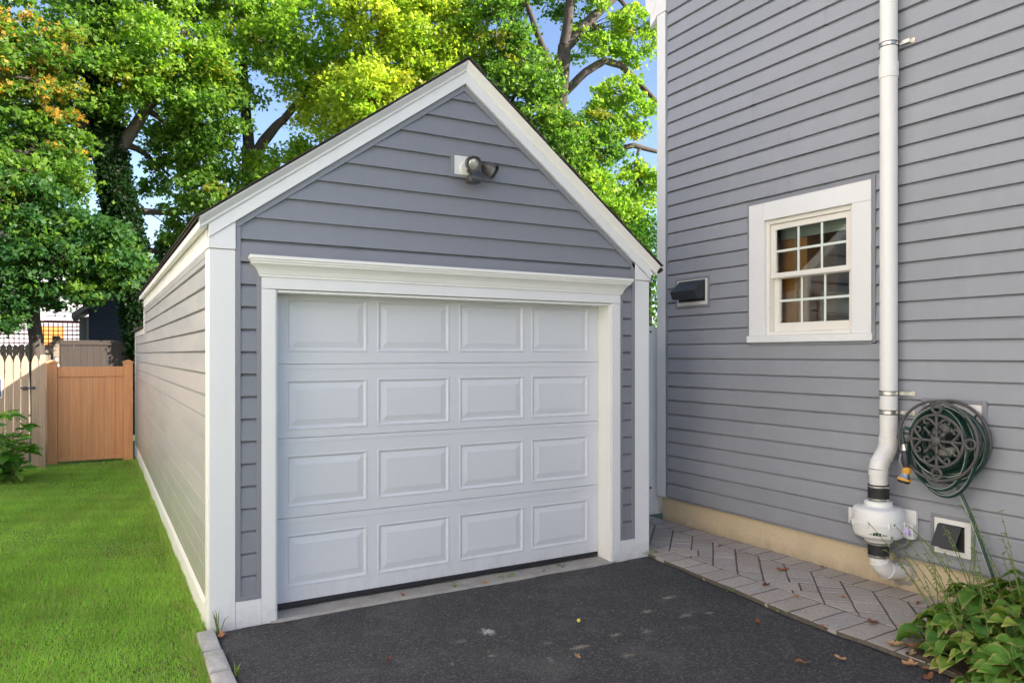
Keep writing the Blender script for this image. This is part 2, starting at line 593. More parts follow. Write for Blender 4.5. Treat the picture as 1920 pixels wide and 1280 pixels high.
def hosta_mat():
    def colr(t, rnd):
        v = t.coords(kind='Object')
        xyz = t.n('ShaderNodeSeparateXYZ'); t.l(v, xyz.inputs[0])
        c = t.ramp(rnd, [(0, (.060, .17, .022)), (.35, (.10, .24, .03)), (.6, (.13, .29, .035)), (.85, (.18, .33, .045)), (1, (.30, .37, .06))])
        uvn = t.n('ShaderNodeUVMap', uv_map='UVMap'); sx = t.n('ShaderNodeSeparateXYZ'); t.l(uvn.outputs[0], sx.inputs[0])
        oi = t.n('ShaderNodeObjectInfo')
        ad = t.n('ShaderNodeVectorMath', operation='ADD'); t.l(v, ad.inputs[0]); t.l(oi.outputs['Location'], ad.inputs[1])
        nz = t.noise(ad.outputs[0], 16, 4, .6)
        s = t.n('ShaderNodeMath', operation='MULTIPLY_ADD'); s.inputs[1].default_value = 1.1; t.l(nz, s.inputs[0]); t.l(sx.outputs[0], s.inputs[2])
        # scorched rims: sx = distance towards the leaf margin
        r2 = t.n('ShaderNodeMath', operation='MULTIPLY_ADD'); r2.inputs[1].default_value = .22; t.l(rnd, r2.inputs[0]); t.l(s.outputs[0], r2.inputs[2])
        h = t.n('ShaderNodeMath', operation='MULTIPLY'); h.inputs[1].default_value = .5; t.l(r2.outputs[0], h.inputs[0])
        c = t.mix(t.ramp(h.outputs[0], [(.66, (0, 0, 0)), (.78, (.6, .6, .6))]), c, (.42, .40, .09))
        c = t.mix(t.ramp(h.outputs[0], [(.78, (0, 0, 0)), (.84, (1, 1, 1))]), c, (.42, .27, .14))
        # veins
        return c
    m = leaf_mat('hosta_leaf', .25, .42, obj=colr)
    return m


M['hosta'] = hosta_mat()
M['shrub'] = leaf_mat('shrub_leaf', .3, .5, obj=lambda t, r: t.ramp(r, [(0, (.05, .16, .03)), (.4, (.09, .26, .035)), (.75, (.16, .36, .05)), (1, (.28, .44, .08))]))
M['dead'] = leaf_mat('fallen_leaf', .15, .7, obj=lambda t, r: t.ramp(r, [(0, (.26, .10, .045)), (.4, (.42, .21, .10)), (.7, (.46, .31, .17)), (1, (.17, .06, .035))]))
M['petal'] = plain('lilac_petal', (.50, .42, .62), .5, .1)

# ------------------------------------------------------------------ ground, lawn, driveway, apron, path
structure(MB().ext([(-250, -250, -.06), (250, -250, -.06), (250, 250, -.06), (-250, 250, -.06)], (0, 0, -.2)).build('ground', M['ground']))


def grid(name, mat, x0, x1, y0, y1, nx, ny, zf, xf=None, yf=None):
    X = np.linspace(x0, x1, nx); Y = np.linspace(y0, y1, ny)
    V = []
    for j, y in enumerate(Y):
        for i, x in enumerate(X):
            xx, yy = x, y
            if xf: xx = xf(x, y, i / (nx - 1))
            if yf: yy = yf(x, y, j / (ny - 1))
            V.append((xx, yy, zf(xx, yy)))
    V = np.array(V)
    I = np.arange(nx * ny).reshape(ny, nx)
    F = np.stack([I[:-1, :-1], I[:-1, 1:], I[1:, 1:], I[1:, :-1]], -1).reshape(-1, 4)
    # skirt
    ring = list(I[0, :]) + list(I[1:, -1]) + list(I[-1, ::-1][1:]) + list(I[::-1, 0][1:-1])
    n0 = len(V); V = np.vstack([V, V[ring] - np.array([0, 0, .055])])
    k = len(ring)
    S = np.array([[ring[(i + 1) % k], ring[i], n0 + i, n0 + (i + 1) % k] for i in range(k)])
    me = mesh_np(name, V, np.vstack([F, S]), True)
    return link(name, me, mat)


def wob(x, y, k=1.):
    return math.sin(x * 2.1 * k + 1.3 * y * k) * .5 + math.sin(x * 5.3 * k - y * 3.7 * k + 1) * .3 + math.sin(x * 11 * k + y * 7.9 * k) * .2


structure(grid('lawn', M['lawn'], -4.5, -.075, -9., 8.8, 40, 160, lambda x, y: -.012 + .008 * wob(x, y) * min(1, abs(x) * 3), xf=lambda x, y, t: -4.5 + ((-.080 if y < -.02 else .0) + 4.5) * t))


def drive_right(y):
    return 3.40 + max(-.13, y * .085) + .012 * wob(y * 2.2, 0)


def drive_x(x, y, t):
    return .035 + (drive_right(y) - .035) * t if True else x


def drive_y(x, y, t):
    e = -.012 + .01 * wob(x * 4, 3)
    if .39 < x < 3.03: e = .055 + .022 * wob(x * 3.1, 1) + .012 * wob(x * 9, 2)
    return -9. + (e + 9.) * t


def dz(x, y):
    r = .004 * wob(x, y) + .0025 * wob(x * 4, y * 4)
    return r - .004


_ys = lambda t: t
X_N, Y_N = 90, 190
Vd = []
for j in range(Y_N):
    t = j / (Y_N - 1); t = 1 - (1 - t) ** 2.2
    for i in range(X_N):
        x = .035 + (3.4 - .035) * i / (X_N - 1)
        y = drive_y(x, 0, t)
        xx = .035 + .006 * wob(y * 5, 0) * (i == 0) + (drive_right(y) - .035) * i / (X_N - 1)
        Vd.append((xx, y, dz(xx, y)))
Id = np.arange(X_N * Y_N).reshape(Y_N, X_N)
Fd = np.stack([Id[:-1, :-1], Id[:-1, 1:], Id[1:, 1:], Id[1:, :-1]], -1).reshape(-1, 4)
ring = list(Id[0, :]) + list(Id[1:, -1]) + list(Id[-1, ::-1][1:]) + list(Id[::-1, 0][1:-1])
Vd = np.array(Vd); n0 = len(Vd)
Vd = np.vstack([Vd, Vd[ring] - np.array([0, 0, .05])])
Sd = np.array([[ring[(i + 1) % len(ring)], ring[i], n0 + i, n0 + (i + 1) % len(ring)] for i in range(len(ring))])
driveway = structure(link('driveway', mesh_np('driveway', Vd, np.vstack([Fd, Sd]), True), M['asphalt']))

structure(grid('concrete_apron', M['apron'], .36, 3.06, -.02, .45, 60, 10, lambda x, y: .004 + .004 * wob(x * 3, y * 9)))
structure(grid('garden_bed', M['soil'], 3.29, 4.30, -6.5, -2.30, 30, 90, lambda x, y: .030 + .012 * wob(x * 6, y * 5)))

# path of tumbled pavers with sand joints
def path_left(y):
    return drive_right(min(y, 0.0)) + .006 if y < .02 else 3.42


def path_z(x): return .018 * (x - 3.3)


pb = []
for i in range(46):
    yv = -2.9 + i * .1
    xl = path_left(yv) + .004
    pb.append([(xl, yv, -.05), (4.306, yv, -.05), (4.306, yv, .0168 + path_z(4.306)), (xl, yv, .0168 + path_z(xl))])
path = structure(MB().loft(pb).build('paver_path', M['sand']))
PZ = .020


def paver(poly):
    # shrink for the joint, chamfer the top, tumble a little
    cx = sum(p[0] for p in poly) / len(poly); cy = sum(p[1] for p in poly) / len(poly)
    area = abs(sum(poly[i][0] * poly[(i + 1) % len(poly)][1] - poly[(i + 1) % len(poly)][0] * poly[i][1] for i in range(len(poly)))) / 2
    if area < .0005: return
    if sum(poly[i][0] * poly[(i + 1) % len(poly)][1] - poly[(i + 1) % len(poly)][0] * poly[i][1] for i in range(len(poly))) < 0: poly = poly[::-1]

    def inset(d):
        out = []
        n = len(poly)
        for i in range(n):
            p0, p1, p2 = (Vector(poly[i - 1]), Vector(poly[i]), Vector(poly[(i + 1) % n]))
            e1 = (p1 - p0).normalized(); e2 = (p2 - p1).normalized()
            n1 = Vector((-e1.y, e1.x)); n2 = Vector((-e2.y, e2.x))
            b = (n1 + n2); q = 1 + n1.dot(n2)
            out.append(p1 + b * (d / max(q, .4)))
        return out
    g = random.uniform(.0045, .0075)
    dzv = random.uniform(-.0010, .0012); tx = .018 + random.uniform(-.006, .006); ty = random.uniform(-.006, .006)
    slope = path_z(cx)
    loops = []
    for d, z in ((g, -.03), (g, PZ - .004), (g + .002, PZ - .001), (g + .005, PZ)):
        L = []
        for k, q in enumerate(inset(d)):
            jx = random.uniform(-.0018, .0018); jy = random.uniform(-.0018, .0018)
            L.append((q.x + jx, q.y + jy, z + slope + dzv + (q.x - cx) * tx + (q.y - cy) * ty))
        loops.append(L)
    MB().loft(loops).build('paver', M['paver'], path, smooth=False)


y = 1.5
while y > -2.75:
    p = .178 * random.uniform(.97, 1.03)
    sh = -.055                      # border joints lean a little
    paver([(path_left(y), y), (3.60, y + .0), (3.60, y - p), (path_left(y - p), y - p)])
    y -= p
y = 1.43
while y > -2.75:
    p = .178 * random.uniform(.97, 1.03)
    paver([(4.10, y), (4.305, y), (4.305, y - p), (4.10, y - p)])
    y -= p
W_, L_ = .178, .356
cs = math.cos(math.pi / 4)
for i in range(-16, 17):
    for j in range(-16, 17):
        # 2:1 herringbone unit cell
        for o in (0, 1):
            bx_, by_ = i * W_ + j * 2 * W_ * 1.0, i * W_ - j * 2 * W_ * 1.0
            if o == 0: rc = (bx_, by_, bx_ + L_, by_ + W_)
            else: rc = (bx_ + L_ - W_ * 0, by_ - W_ + 0 * W_, bx_ + L_ + W_, by_ - W_ + L_)
            a0, b0, a1, b1 = rc
            fr = random.choice((.33, .5, .5, .67))
            parts_ = []
            if a1 - a0 > b1 - b0:
                m_ = a0 + (a1 - a0) * fr; parts_ = [(a0, b0, m_, b1), (m_, b0, a1, b1)]
            else:
                m_ = b0 + (b1 - b0) * fr; parts_ = [(a0, b0, a1, m_), (a0, m_, a1, b1)]
            for (p0, q0, p1, q1) in parts_:
                P_ = [(p0, q0), (p1, q0), (p1, q1), (p0, q1)]
                P_ = [((px - py) * cs + 3.9, (px + py) * cs - .75) for px, py in P_]
                if max(p[0] for p in P_) < 3.6 or min(p[0] for p in P_) > 4.1: continue
                P_ = clip(P_, -1, 0, -3.60); P_ = clip(P_, 1, 0, 4.10) if P_ else P_
                P_ = clip(P_, 0, 1, 1.5) if P_ else P_
                P_ = clip(P_, 0, -1, 2.75) if P_ else P_
                if len(P_) >= 3: paver(P_)

# kerb of granite setts between lawn and driveway
kerb = structure(box('kerb', M['sand'], None, -.085, .030, -8.9, -.02, -.05, -.002))
y = -.015
k = 0
while y > -3.4:
    L = random.uniform(.27, .32)
    loops = []
    for d, z in ((.004, -.03), (.004, .012), (.010, .024), (.022, .030)):
        loops.append([(-.085 + d + random.uniform(-.004, .004), y - L + d, z), (.032 - d + random.uniform(-.004, .004), y - L + d, z + random.uniform(-.003, .003)),
                      (.032 - d + random.uniform(-.004, .004), y - d, z), (-.085 + d, y - d, z)])
    MB().loft(loops).build('kerb_stone', M['kerb'], kerb, smooth=True, bevel=.004)
    y -= L + .016

# grass blades
def grass_patch(n, x0, x1, y0, y1, hmin, hmax, wid, dens=None):
    x = RNG.uniform(x0, x1, n); yv = RNG.uniform(y0, y1, n)
    if dens is not None:
        kf = RNG.uniform(0, 1, n) < dens(x, yv); x, yv = x[kf], yv[kf]
    n = len(x)
    h = RNG.uniform(hmin, hmax, n) * (1 + .25 * np.sin(x * 3 + yv * 2.3))
    a = RNG.uniform(0, 2 * np.pi, n); lean = RNG.uniform(.15, .85, n) * h
    la = RNG.uniform(0, 2 * np.pi, n)
    w = wid * RNG.uniform(.7, 1.3, n) * (1 + .10 * np.clip(yv + 1, 0, 10))
    z0 = np.full(n, -.014)
    A = np.stack([x - np.cos(a) * w, yv - np.sin(a) * w, z0], 1)
    B = np.stack([x + np.cos(a) * w, yv + np.sin(a) * w, z0], 1)
    Cc = np.stack([x + np.cos(la) * lean, yv + np.sin(la) * lean, z0 + h], 1)
    V = np.stack([A, B, Cc], 1).reshape(-1, 3)
    F = np.arange(3 * n).reshape(-1, 3)
    return V, F, x, yv


V, F, gx, gy = grass_patch(540000, -2.9, -.015, -2.6, 8.75, .014, .038, .0026,
                           lambda x, y: np.clip(1.25 - .085 * (y + 2.6), .35, 1) * np.where((y < 0) & (x > -.085), 0, 1) * np.where((y > 8.35) & (x > -1.3), .2, 1))
me = mesh_np('grass', V, F)
pat = .5 + .5 * np.sin(gx * 1.7 + 1.1 * np.sin(gy * .9)) * np.sin(gy * 1.3 + .7 * np.sin(gx * 2.1))
r = RNG.uniform(0, 1, len(gx))
c0 = np.array([.175, .400, .036]); c1 = np.array([.390, .620, .110])
cols = c0 + (c1 - c0) * np.clip(.6 * r + .4 * pat, 0, 1)[:, None]
cols *= (1 + .13 * np.sin(gx * 2.3 + 2 * np.sin(gy * .7)) * np.sin(gy * 1.9 + gx) + .12 * np.sin(gx * 9 + gy * 4) * np.sin(gy * 8 - gx * 5))[:, None]
dry = (RNG.uniform(0, 1, len(gx)) < .10 + .12 * np.clip(np.sin(gx * 4.1 + 1.3 * gy) * np.sin(gy * 3.3 - gx), 0, 1) + .09 * np.exp(-((gx + .12) / .14) ** 2))
cols[dry] = np.array([.42, .38, .15]) * RNG.uniform(.6, 1.1, dry.sum())[:, None]
face_colours(me, cols)
# ragged taller fringe along the wall and the kerb stones
n_ = 9000
ey = np.concatenate([RNG.uniform(.0, 8.3, n_ // 2), RNG.uniform(-2.5, .0, n_ // 2)])
ex = np.concatenate([-.018 - np.abs(RNG.normal(0, .03, n_ // 2)), -.088 - np.abs(RNG.normal(0, .03, n_ // 2))])
hh_ = RNG.uniform(.02, .075, n_) * (.5 + .5 * (np.sin(ey * 7) * np.sin(ey * 2.3) > -.2))
aa_ = RNG.uniform(0, 6.28, n_); ww_ = .0026
V2 = np.stack([np.stack([ex - np.cos(aa_) * ww_, ey - np.sin(aa_) * ww_, np.full(n_, -.012)], 1), np.stack([ex + np.cos(aa_) * ww_, ey + np.sin(aa_) * ww_, np.full(n_, -.012)], 1),
               np.stack([np.minimum(ex + RNG.normal(0, .45, n_) * hh_, np.where(ey > 0, -.012, .02)), ey + RNG.normal(0, .5, n_) * hh_, hh_ - .012], 1)], 1).reshape(-1, 3)
allV = np.vstack([V, V2]); bpy.data.meshes.remove(me)
me = mesh_np('grass', allV, np.arange(len(allV)).reshape(-1, 3))
fc = c0 + (c1 - c0) * RNG.uniform(0, 1, n_)[:, None]; fd = RNG.uniform(0, 1, n_) < .3; fc[fd] = np.array([.42, .36, .15])
face_colours(me, np.vstack([cols, fc]))
g = link('grass', me, M['grass'])
tag(g, 'short mown bright green grass beside the garage', 'grass', kind='stuff')

# ------------------------------------------------------------------ lap siding
LAP = .024
s3 = lambda s, z, d: (.020 - d, s, z)


def board(name, polys, z0, z1, to3, mat, parent, lap=LAP, proud=0.):
    if to3 is s3: lap = .024
    """polys: list of 2d (s,z) polygons of one course; to3(s,z,d) -> 3d with d = outwards"""
    mb = MB()
    for poly in polys:
        if len(poly) < 3: continue
        n = len(poly); b = len(mb.v)
        dd = lambda z: (1 - (z - z0) / (z1 - z0)) * lap + .001 + proud
        if len(poly) == 4 and len(set(round(q[0], 4) for q in poly)) == 2:
            # vinyl course: flat face, then a quick set-back under the next lap
            zs = z0 + (z1 - z0) * (.855 if to3 is s3 else .80)
            sa, sb_ = min(q[0] for q in poly), max(q[0] for q in poly); za = min(q[1] for q in poly)
            dl = lambda z: lap * (1 - .25 * (z - z0) / (zs - z0)) + proud if z <= zs else (lap * .75 + .004) * max(0, (z1 - z) / (z1 - zs)) ** .6 - .004
            lv = [za, (za + zs) / 2, zs, zs + (z1 - zs) * .4, max(q[1] for q in poly)]
            lv = [q for q in lv if q < lv[-1]] + [lv[-1]] if lv[-1] <= zs + (z1 - zs) * .4 else lv
            for q in range(len(lv)):
                mb.v += [to3(sa, lv[q], dl(lv[q])), to3(sb_, lv[q], dl(lv[q]))]
            mb.v += [to3(sa, za, -.012), to3(sb_, za, -.012)]
            for q in range(len(lv) - 1):
                mb.f.append((b + 2 * q, b + 2 * q + 2, b + 2 * q + 3, b + 2 * q + 1))
            mb.f.append((b, b + 1, b + 2 * len(lv) + 1, b + 2 * len(lv)))
            continue
        Fp = [Vector(to3(s, z, dd(z))) for s, z in poly]
        Bp = [Vector(to3(s, z, -.012)) for s, z in poly]
        nrm = Vector((0, 0, 0))
        for i in range(1, n - 1): nrm += (Fp[i] - Fp[0]).cross(Fp[i + 1] - Fp[0])
        outw = Vector(to3(0, 0, 1)) - Vector(to3(0, 0, 0))
        if nrm.dot(outw) < 0: Fp.reverse(); Bp.reverse()
        mb.v += [tuple(p) for p in Fp] + [tuple(p) for p in Bp]
        mb.f.append(tuple(b + i for i in range(n)))
        for i in range(n):
            j = (i + 1) % n
            mb.f.append((b + j, b + i, b + n + i, b + n + j))
    if mb.v: return mb.build(name, mat, parent)


# ------------------------------------------------------------------ garage
GW = 3.419
garage = thing('garage', 'single-car grey vinyl-sided garage with white panelled overhead door and gable roof', 'garage', (GW / 2, 0, 0))
T, TW, CH = M['trim'], M['trim_warm'], M['channel']
# rake lines (lower edge of the white rake boards)
PX, PZk = 1.708, 3.612


def rakeL(x): return PZk - (PX - x) * .720


def rakeR(x): return PZk - (x - PX) * .765


# solid core so that no light leaks through
core = MB()
core.ext([(.03, .30, 0), (.03, .30, rakeL(.03) - .02), (PX, .30, PZk - .02), (GW - .03, .30, rakeR(GW - .03) - .02), (GW - .03, .30, 0)], (0, 6.2, 0))
core.box(.03, GW - .03, 6.5, 9.02, 0, 2.0)
core.box(.10, .385, .03, .30, 0, 2.3); core.box(3.035, GW - .1, .03, .30, 0, 2.3)
core.ext([(.10, .03, 2.10), (.10, .03, rakeL(.1) - .03), (PX, .03, PZk - .03), (GW - .1, .03, rakeR(GW - .1) - .03), (GW - .1, .03, 2.10)], (0, .27, 0))
core.build('wall_core', M['grey_clap'], garage)

# front siding
f3 = lambda s, z, d: (s, .028 - d, z)
CO = .1385
zz = 2.112 - 15 * CO
while zz < 3.65:
    z0, z1 = zz, zz + CO
    base_ = [(.17, z0), (GW - .17, z0), (GW - .17, z1), (.17, z1)]
    P = base_
    P = clip(P, 0, -1, -.175)
    if P: P = clip(P, -.720, 1, PZk - .035 - .720 * PX)
    if P: P = clip(P, .765, 1, PZk - .035 + .765 * PX)
    if P and len(P) >= 3:
        if z0 < 2.12:
            a = clip(P, 1, 0, .29); b = clip(P, -1, 0, -(GW - .29))
            board('siding_board', [a], z0, z1, f3, M['siding_x'], garage)
            board('siding_board', [b], z0, z1, f3, M['siding_x'], garage)
        elif 2.2 < z0 < 2.30:
            board('siding_board', [clip(P, 1, 0, .942)], z0, z1, f3, M['siding_x'], garage, proud=.0018)
            board('siding_board', [clip(P, -1, 0, -.93)], z0, z1, f3, M['siding_x'], garage)
        else:
            board('siding_board', [P], z0, z1, f3, M['siding_x'], garage)
    zz += CO

# grey channels framing the front siding
def strip_x(name, x0, x1, z0, z1, y0, y1, mat=None, bev=.002): return box(name, mat or CH, garage, x0, x1, y0, y1, z0, z1, bev)


for x0, x1 in ((.151, .181), (.276, .303), (3.116, 3.143), (3.238, 3.268)):
    top = 2.46 if (x0 < .2 or x0 > 3.2) else 2.19
    strip_x('j_channel', x0, x1, .185, top, -.001, .05)
strip_x('j_channel', .151, .303, .160, .187, -.002, .05); strip_x('j_channel', 3.116, 3.268, .160, .187, -.002, .05)
strip_x('j_channel', .235, 3.19, 2.286, 2.304, -.006, .05)
for fn, sgn, xe, k in ((rakeL, 1, .151, .720), (rakeR, -1, 3.268, .765)):
    w = .045
    MB().ext([(xe, -.001, fn(xe) + .002), (PX, -.001, PZk + .002), (PX, -.001, PZk - w), (xe, -.001, fn(xe) - w)], (0, .05, 0)).build('j_channel', CH, garage, bevel=.002)

# corner boards, casing, bottom blocks
for x0, x1 in ((0, .150), (3.269, GW)):
    box('corner_board', T, garage, x0, x1, 0.0, .045, -.02, 2.315 if x0 == 0 else 2.285, .003)
box('corner_board', TW, garage, -.004, .036, .046, .150, -.02, 2.315, .003)
box('corner_board', T, garage, GW - .036, GW + .004, .046, .150, -.02, 2.285, .003)
box('base_block', T, garage, .1515, .302, .002, .04, -.02, .158, .002)
box('base_block', T, garage, 3.1175, 3.267, .002, .04, -.02, .158, .002)
box('door_casing', T, garage, .304, .390, -.003, .05, -.02, 2.085, .003)
box('door_casing', T, garage, 3.030, 3.1155, -.003, .05, -.02, 2.085, .003)
box('door_casing', T, garage, .304, 3.1155, -.0035, .05, 2.087, 2.20, .003)
# stop mouldings and jambs
for x0, x1 in ((.391, .402), (3.018, 3.029)):
    box('door_stop', TW, garage, x0, x1, .010, .038, -.01, 2.083, .004)
box('door_stop', TW, garage, .403, 3.017, .010, .038, 2.066, 2.083, .004)
box('door_jamb', TW, garage, .391, .400, .04, .30, -.02, 2.083, .002)
box('door_jamb', TW, garage, 3.020, 3.029, .04, .30, -.02, 2.083, .002)
box('door_jamb', TW, garage, .401, 3.019, .04, .165, 2.068, 2.083, .002)
# crown moulding over the door, mitred returns at both ends
prof = [(-.003, 2.160), (.010, 2.161), (.010, 2.172), (.014, 2.178), (.018, 2.190), (.024, 2.204), (.036, 2.220), (.052, 2.234), (.058, 2.238), (.058, 2.248), (.066, 2.252), (.066, 2.262), (.074, 2.266), (.074, 2.286), (-.003, 2.286)]
loops = []
for d, z in prof:
    loops.append([(.300 - max(d, 0), .028, z), (.300 - max(d, 0), -.004 - d, z), (GW - .300 + max(d, 0), -.004 - d, z), (GW - .300 + max(d, 0), .028, z)])
MB().loft(loops).build('crown_moulding', TW, garage, bevel=.0015)

# overhead door: four sections with embossed panels
door = box('garage_door', M['door'], garage, .4005, 3.0195, .190, .225, .048, 2.20)
SZ = [.048, .600, 1.125, 1.612, 2.19]
rows = [(.142, .492), (.668, 1.014), (1.176, 1.510), (1.692, 2.048)]
cols_ = [(.489, 1.043), (1.115, 1.668), (1.746, 2.303), (2.373, 2.917)]
for k in range(4):
    z0, z1 = SZ[k] + .002, SZ[k + 1] - .002
    ov = .038
    mb = MB()
    # section face built as a frame round its four panels
    pz0, pz1 = rows[k]
    yF, yB = .170, .1895
    xs = [.402] + [q for c in cols_ for q in c] + [3.017]
    mb.box(xs[0], xs[-1], yF, yB, z0, pz0); mb.box(xs[0], xs[-1], yF, yB, pz1, z1)
    for q in range(0, len(xs), 2): mb.box(xs[q], xs[q + 1], yF, yB, pz0 + .0003, pz1 - .0003)
    mb.build('door_section', M['door'], door)
    if k in (0, 2) or True:
        h = .034 if k != 1 else .03
        box('door_rail', M['door'], door, .402, 3.017, .1665, .1695, z1 - h if k != 2 else z1 - h, z1 - .0005, .0012)
    for (px0, px1) in cols_:
        # embossed raised panel: outer bead, groove, sloped field, flat field
        L = []
        w = px1 - px0; hh = pz1 - pz0
        for d, yy in ((0, .1695), (.004, .1662), (.012, .1662), (.018, .1735), (.024, .1768), (.030, .1768), (.066, .1692), (.068, .1685)):
            L.append([(px0 + d, yy, pz0 + d), (px1 - d, yy, pz0 + d), (px1 - d, yy, pz1 - d), (px0 + d, yy, pz1 - d)])
        mb = MB(); n4 = 4; b = len(mb.v)
        for q in L: mb.v += q
        for a in range(len(L) - 1):
            for i in range(4):
                j = (i + 1) % 4
                mb.f.append((a * 4 + i, a * 4 + j, (a + 1) * 4 + j, (a + 1) * 4 + i))
        e = (len(L) - 1) * 4
        mb.f.append((e, e + 1, e + 2, e + 3))
        mb.build('raised_panel', M['door'], door)
box('weather_seal', M['rubber'], door, .404, 3.015, .168, .224, .014, .047, .004)

# white rake boards with a crown strip, and returns at the eaves
RB = MB
for fn, xe, k, sg in ((rakeL, -.004, .720, -1), (rakeR, GW + .004, .765, 1)):
    w = .106
    MB().ext([(xe, -.022, fn(xe)), (PX, -.022, PZk), (PX, -.022, PZk + w), (xe, -.022, fn(xe) + w)], (0, .06, 0)).build('rake_board', T, garage, bevel=.002)
    w0, w1 = w + .001, w + .072
    xo = xe + sg * .055
    # sloped crown: tilts outwards
    lo = [(xe + sg * .001, -.024, fn(xe) + w - .030), (PX, -.024, PZk + w - .030)]
    A = [Vector((xo, -.026, fn(xo) + w - .026)), Vector((PX, -.026, PZk + w - .026))]
    B = [Vector((xo, -.034, fn(xo) + w - .016)), Vector((PX, -.034, PZk + w - .016))]
    C_ = [Vector((xo, -.036, fn(xo) + w - .002)), Vector((PX, -.036, PZk + w - .002))]
    D_ = [Vector((xo, -.066, fn(xo) + w + .036)), Vector((PX, -.066, PZk + w + .036))]
    E_ = [Vector((xo, -.070, fn(xo) + w + .046)), Vector((PX, -.070, PZk + w + .046))]
    G_ = [Vector((xo, -.000, fn(xo) + w + .046)), Vector((PX, -.000, PZk + w + .046))]
    H_ = [Vector((xo, -.000, fn(xo) + w - .026)), Vector((PX, -.000, PZk + w - .026))]
    ringA = [q[0] for q in (A, B, C_, D_, E_, G_, H_)]; ringB = [q[1] for q in (A, B, C_, D_, E_, G_, H_)]
    MB().loft([ringA, ringB] if sg < 0 else [ringB, ringA]).build('rake_crown', T if sg < 0 else TW, garage, bevel=.001)  # right slope takes the warm trim: tint of the light put into the colour
# return blocks
MB().ext([(-.006, -.010, 2.318), (.150, -.010, 2.318), (.150, -.010, rakeL(.150) - .001), (-.006, -.010, rakeL(-.006) - .001)], (0, .05, 0)).build('eave_return', T, garage, bevel=.002)
MB().ext([(3.269, -.010, 2.288), (GW + .03, -.010, 2.288), (GW + .03, -.010, rakeR(GW + .03) - .001), (3.269, -.010, rakeR(3.269) - .001)], (0, .05, 0)).build('eave_return', T, garage, bevel=.002)

# eave fascia and drip edge along the left side
RL = 6.62
box('fascia', TW, garage, -.010, .02, .045, RL - .05, 2.318, rakeL(-.01) + .062, .003)
MB().ext([(-.012, -.0, rakeL(-.012) + .062), (-.065, -.0, rakeL(-.065) + .084), (-.062, -.0, rakeL(-.062) + .130), (-.005, -.0, rakeL(-.0) + .104)], (0, RL, 0)).build('eave_trim', TW, garage, bevel=.002)
box('frieze_channel', M['siding_side'], garage, -.008, .02, .152, RL - .08, 2.272, 2.317, .002)
# roof with shingle courses
for fn, sg, k in ((rakeL, -1, .720), (rakeR, 1, .765)):
    xe = -.078 if sg < 0 else GW + .070
    lift = .149
    MB().ext([(xe, -.055, fn(xe) + lift), (PX, -.055, PZk + lift), (PX, -.055, PZk + lift + .012), (xe, -.055, fn(xe) + lift + .012)], (0, RL + .02, 0)).build('roof_deck', M['bark'], garage)
    n = 17
    ang = math.atan(k)
    tot = (PX - xe) * -sg if sg > 0 else (PX - xe)
    tot = abs(PX - xe)
    for c in range(n):
        a0 = c / n * tot - .012; a1 = min((c + 1.55) / n * tot, tot)
        xa = xe - sg * a0 * 1 if False else (xe + a0 if sg < 0 else xe - a0); xb = (xe + a1 if sg < 0 else xe - a1)
        th = .005 + random.uniform(0, .004)
        up = lift + .012 + .0012
        fy = -.075 + random.uniform(-.014, .012)
        za, zb = fn(xa) + up, fn(xb) + up
        MB().ext([(xa, fy, za + .004), (xa, fy, za + .004 + th), (xb, fy, zb + .004), (xb, fy, zb)], (0, RL + .09 + random.uniform(-.01, .02), 0)).build('shingle_course', M['shingle'], garage)
yy = -.08
while yy < RL:
    MB().ext([(PX - .14, yy, rakeL(PX - .14) + .171), (PX, yy, PZk + .173), (PX + .14, yy, rakeR(PX + .14) + .171), (PX + .14, yy, rakeR(PX + .14) + .178), (PX, yy, PZk + .180), (PX - .14, yy, rakeL(PX - .14) + .178)], (0, .30, 0)).build('ridge_shingle', M['shingle'], garage)
    yy += .24

# left side wall: faded boards, base board, back corner, lower lean-to
CS = .1345
zz = 1.699 - 12 * CS
while zz < 2.27:
    z0, z1 = zz, min(zz + CS, 2.272)
    if z1 > .17:
        y1 = 6.52 if z0 > 1.94 else 9.02
        P = clip([(.150, z0), (y1, z0), (y1, z1), (.150, z1)], 0, -1, -.165)
        P = [(s, z) for s, z in P]
        cut = random.choice((3.1, 3.8, 2.4, 4.6))
        board('siding_board', [clip(P, 1, 0, cut + .02)], z0, zz + CS, s3, M['siding_side'], garage, proud=.0015)
        board('siding_board', [clip(P, -1, 0, -cut)], z0, zz + CS, s3, M['siding_side'], garage)
    zz += CS
for a, b in ((.150, 1.55), (1.56, 5.2), (5.21, 9.02)):
    MB().ext([(-.012, a, -.03), (-.012, a, .125), (-.002, a, .152), (.010, a, .166), (.030, a, .166), (.030, a, -.03)], (0, b - a, 0)).build('base_board', TW, garage, bevel=.002)
box('corner_board', TW, garage, -.008, .03, 6.53, 6.63, 2.0, 2.30, .003)
box('corner_board', TW, garage, -.008, .03, 9.022, 9.10, -.02, 2.0, .003)
box('lean_to_fascia', TW, garage, -.012, .03, 6.66, 9.05, 1.955, 2.035, .003)
MB().ext([(-.07, 6.64, 2.030), (1.2, 6.64, 2.25), (1.2, 6.64, 2.275), (-.07, 6.64, 2.052)], (0, 2.55, 0)).build('lean_to_roof', M['shingle'], garage)
MB().ext([(1.2, 6.64, 2.25), (GW, 6.64, 2.05), (GW, 6.64, 2.07), (1.2, 6.64, 2.275)], (0, 2.55, 0)).build('lean_to_roof', M['shingle'], garage)
# right side boards (seen edge on past the corner)
box('side_cladding', M['siding_y'], garage, GW - .03, GW - .012, .152, 6.5, 0, rakeR(GW) - .03)
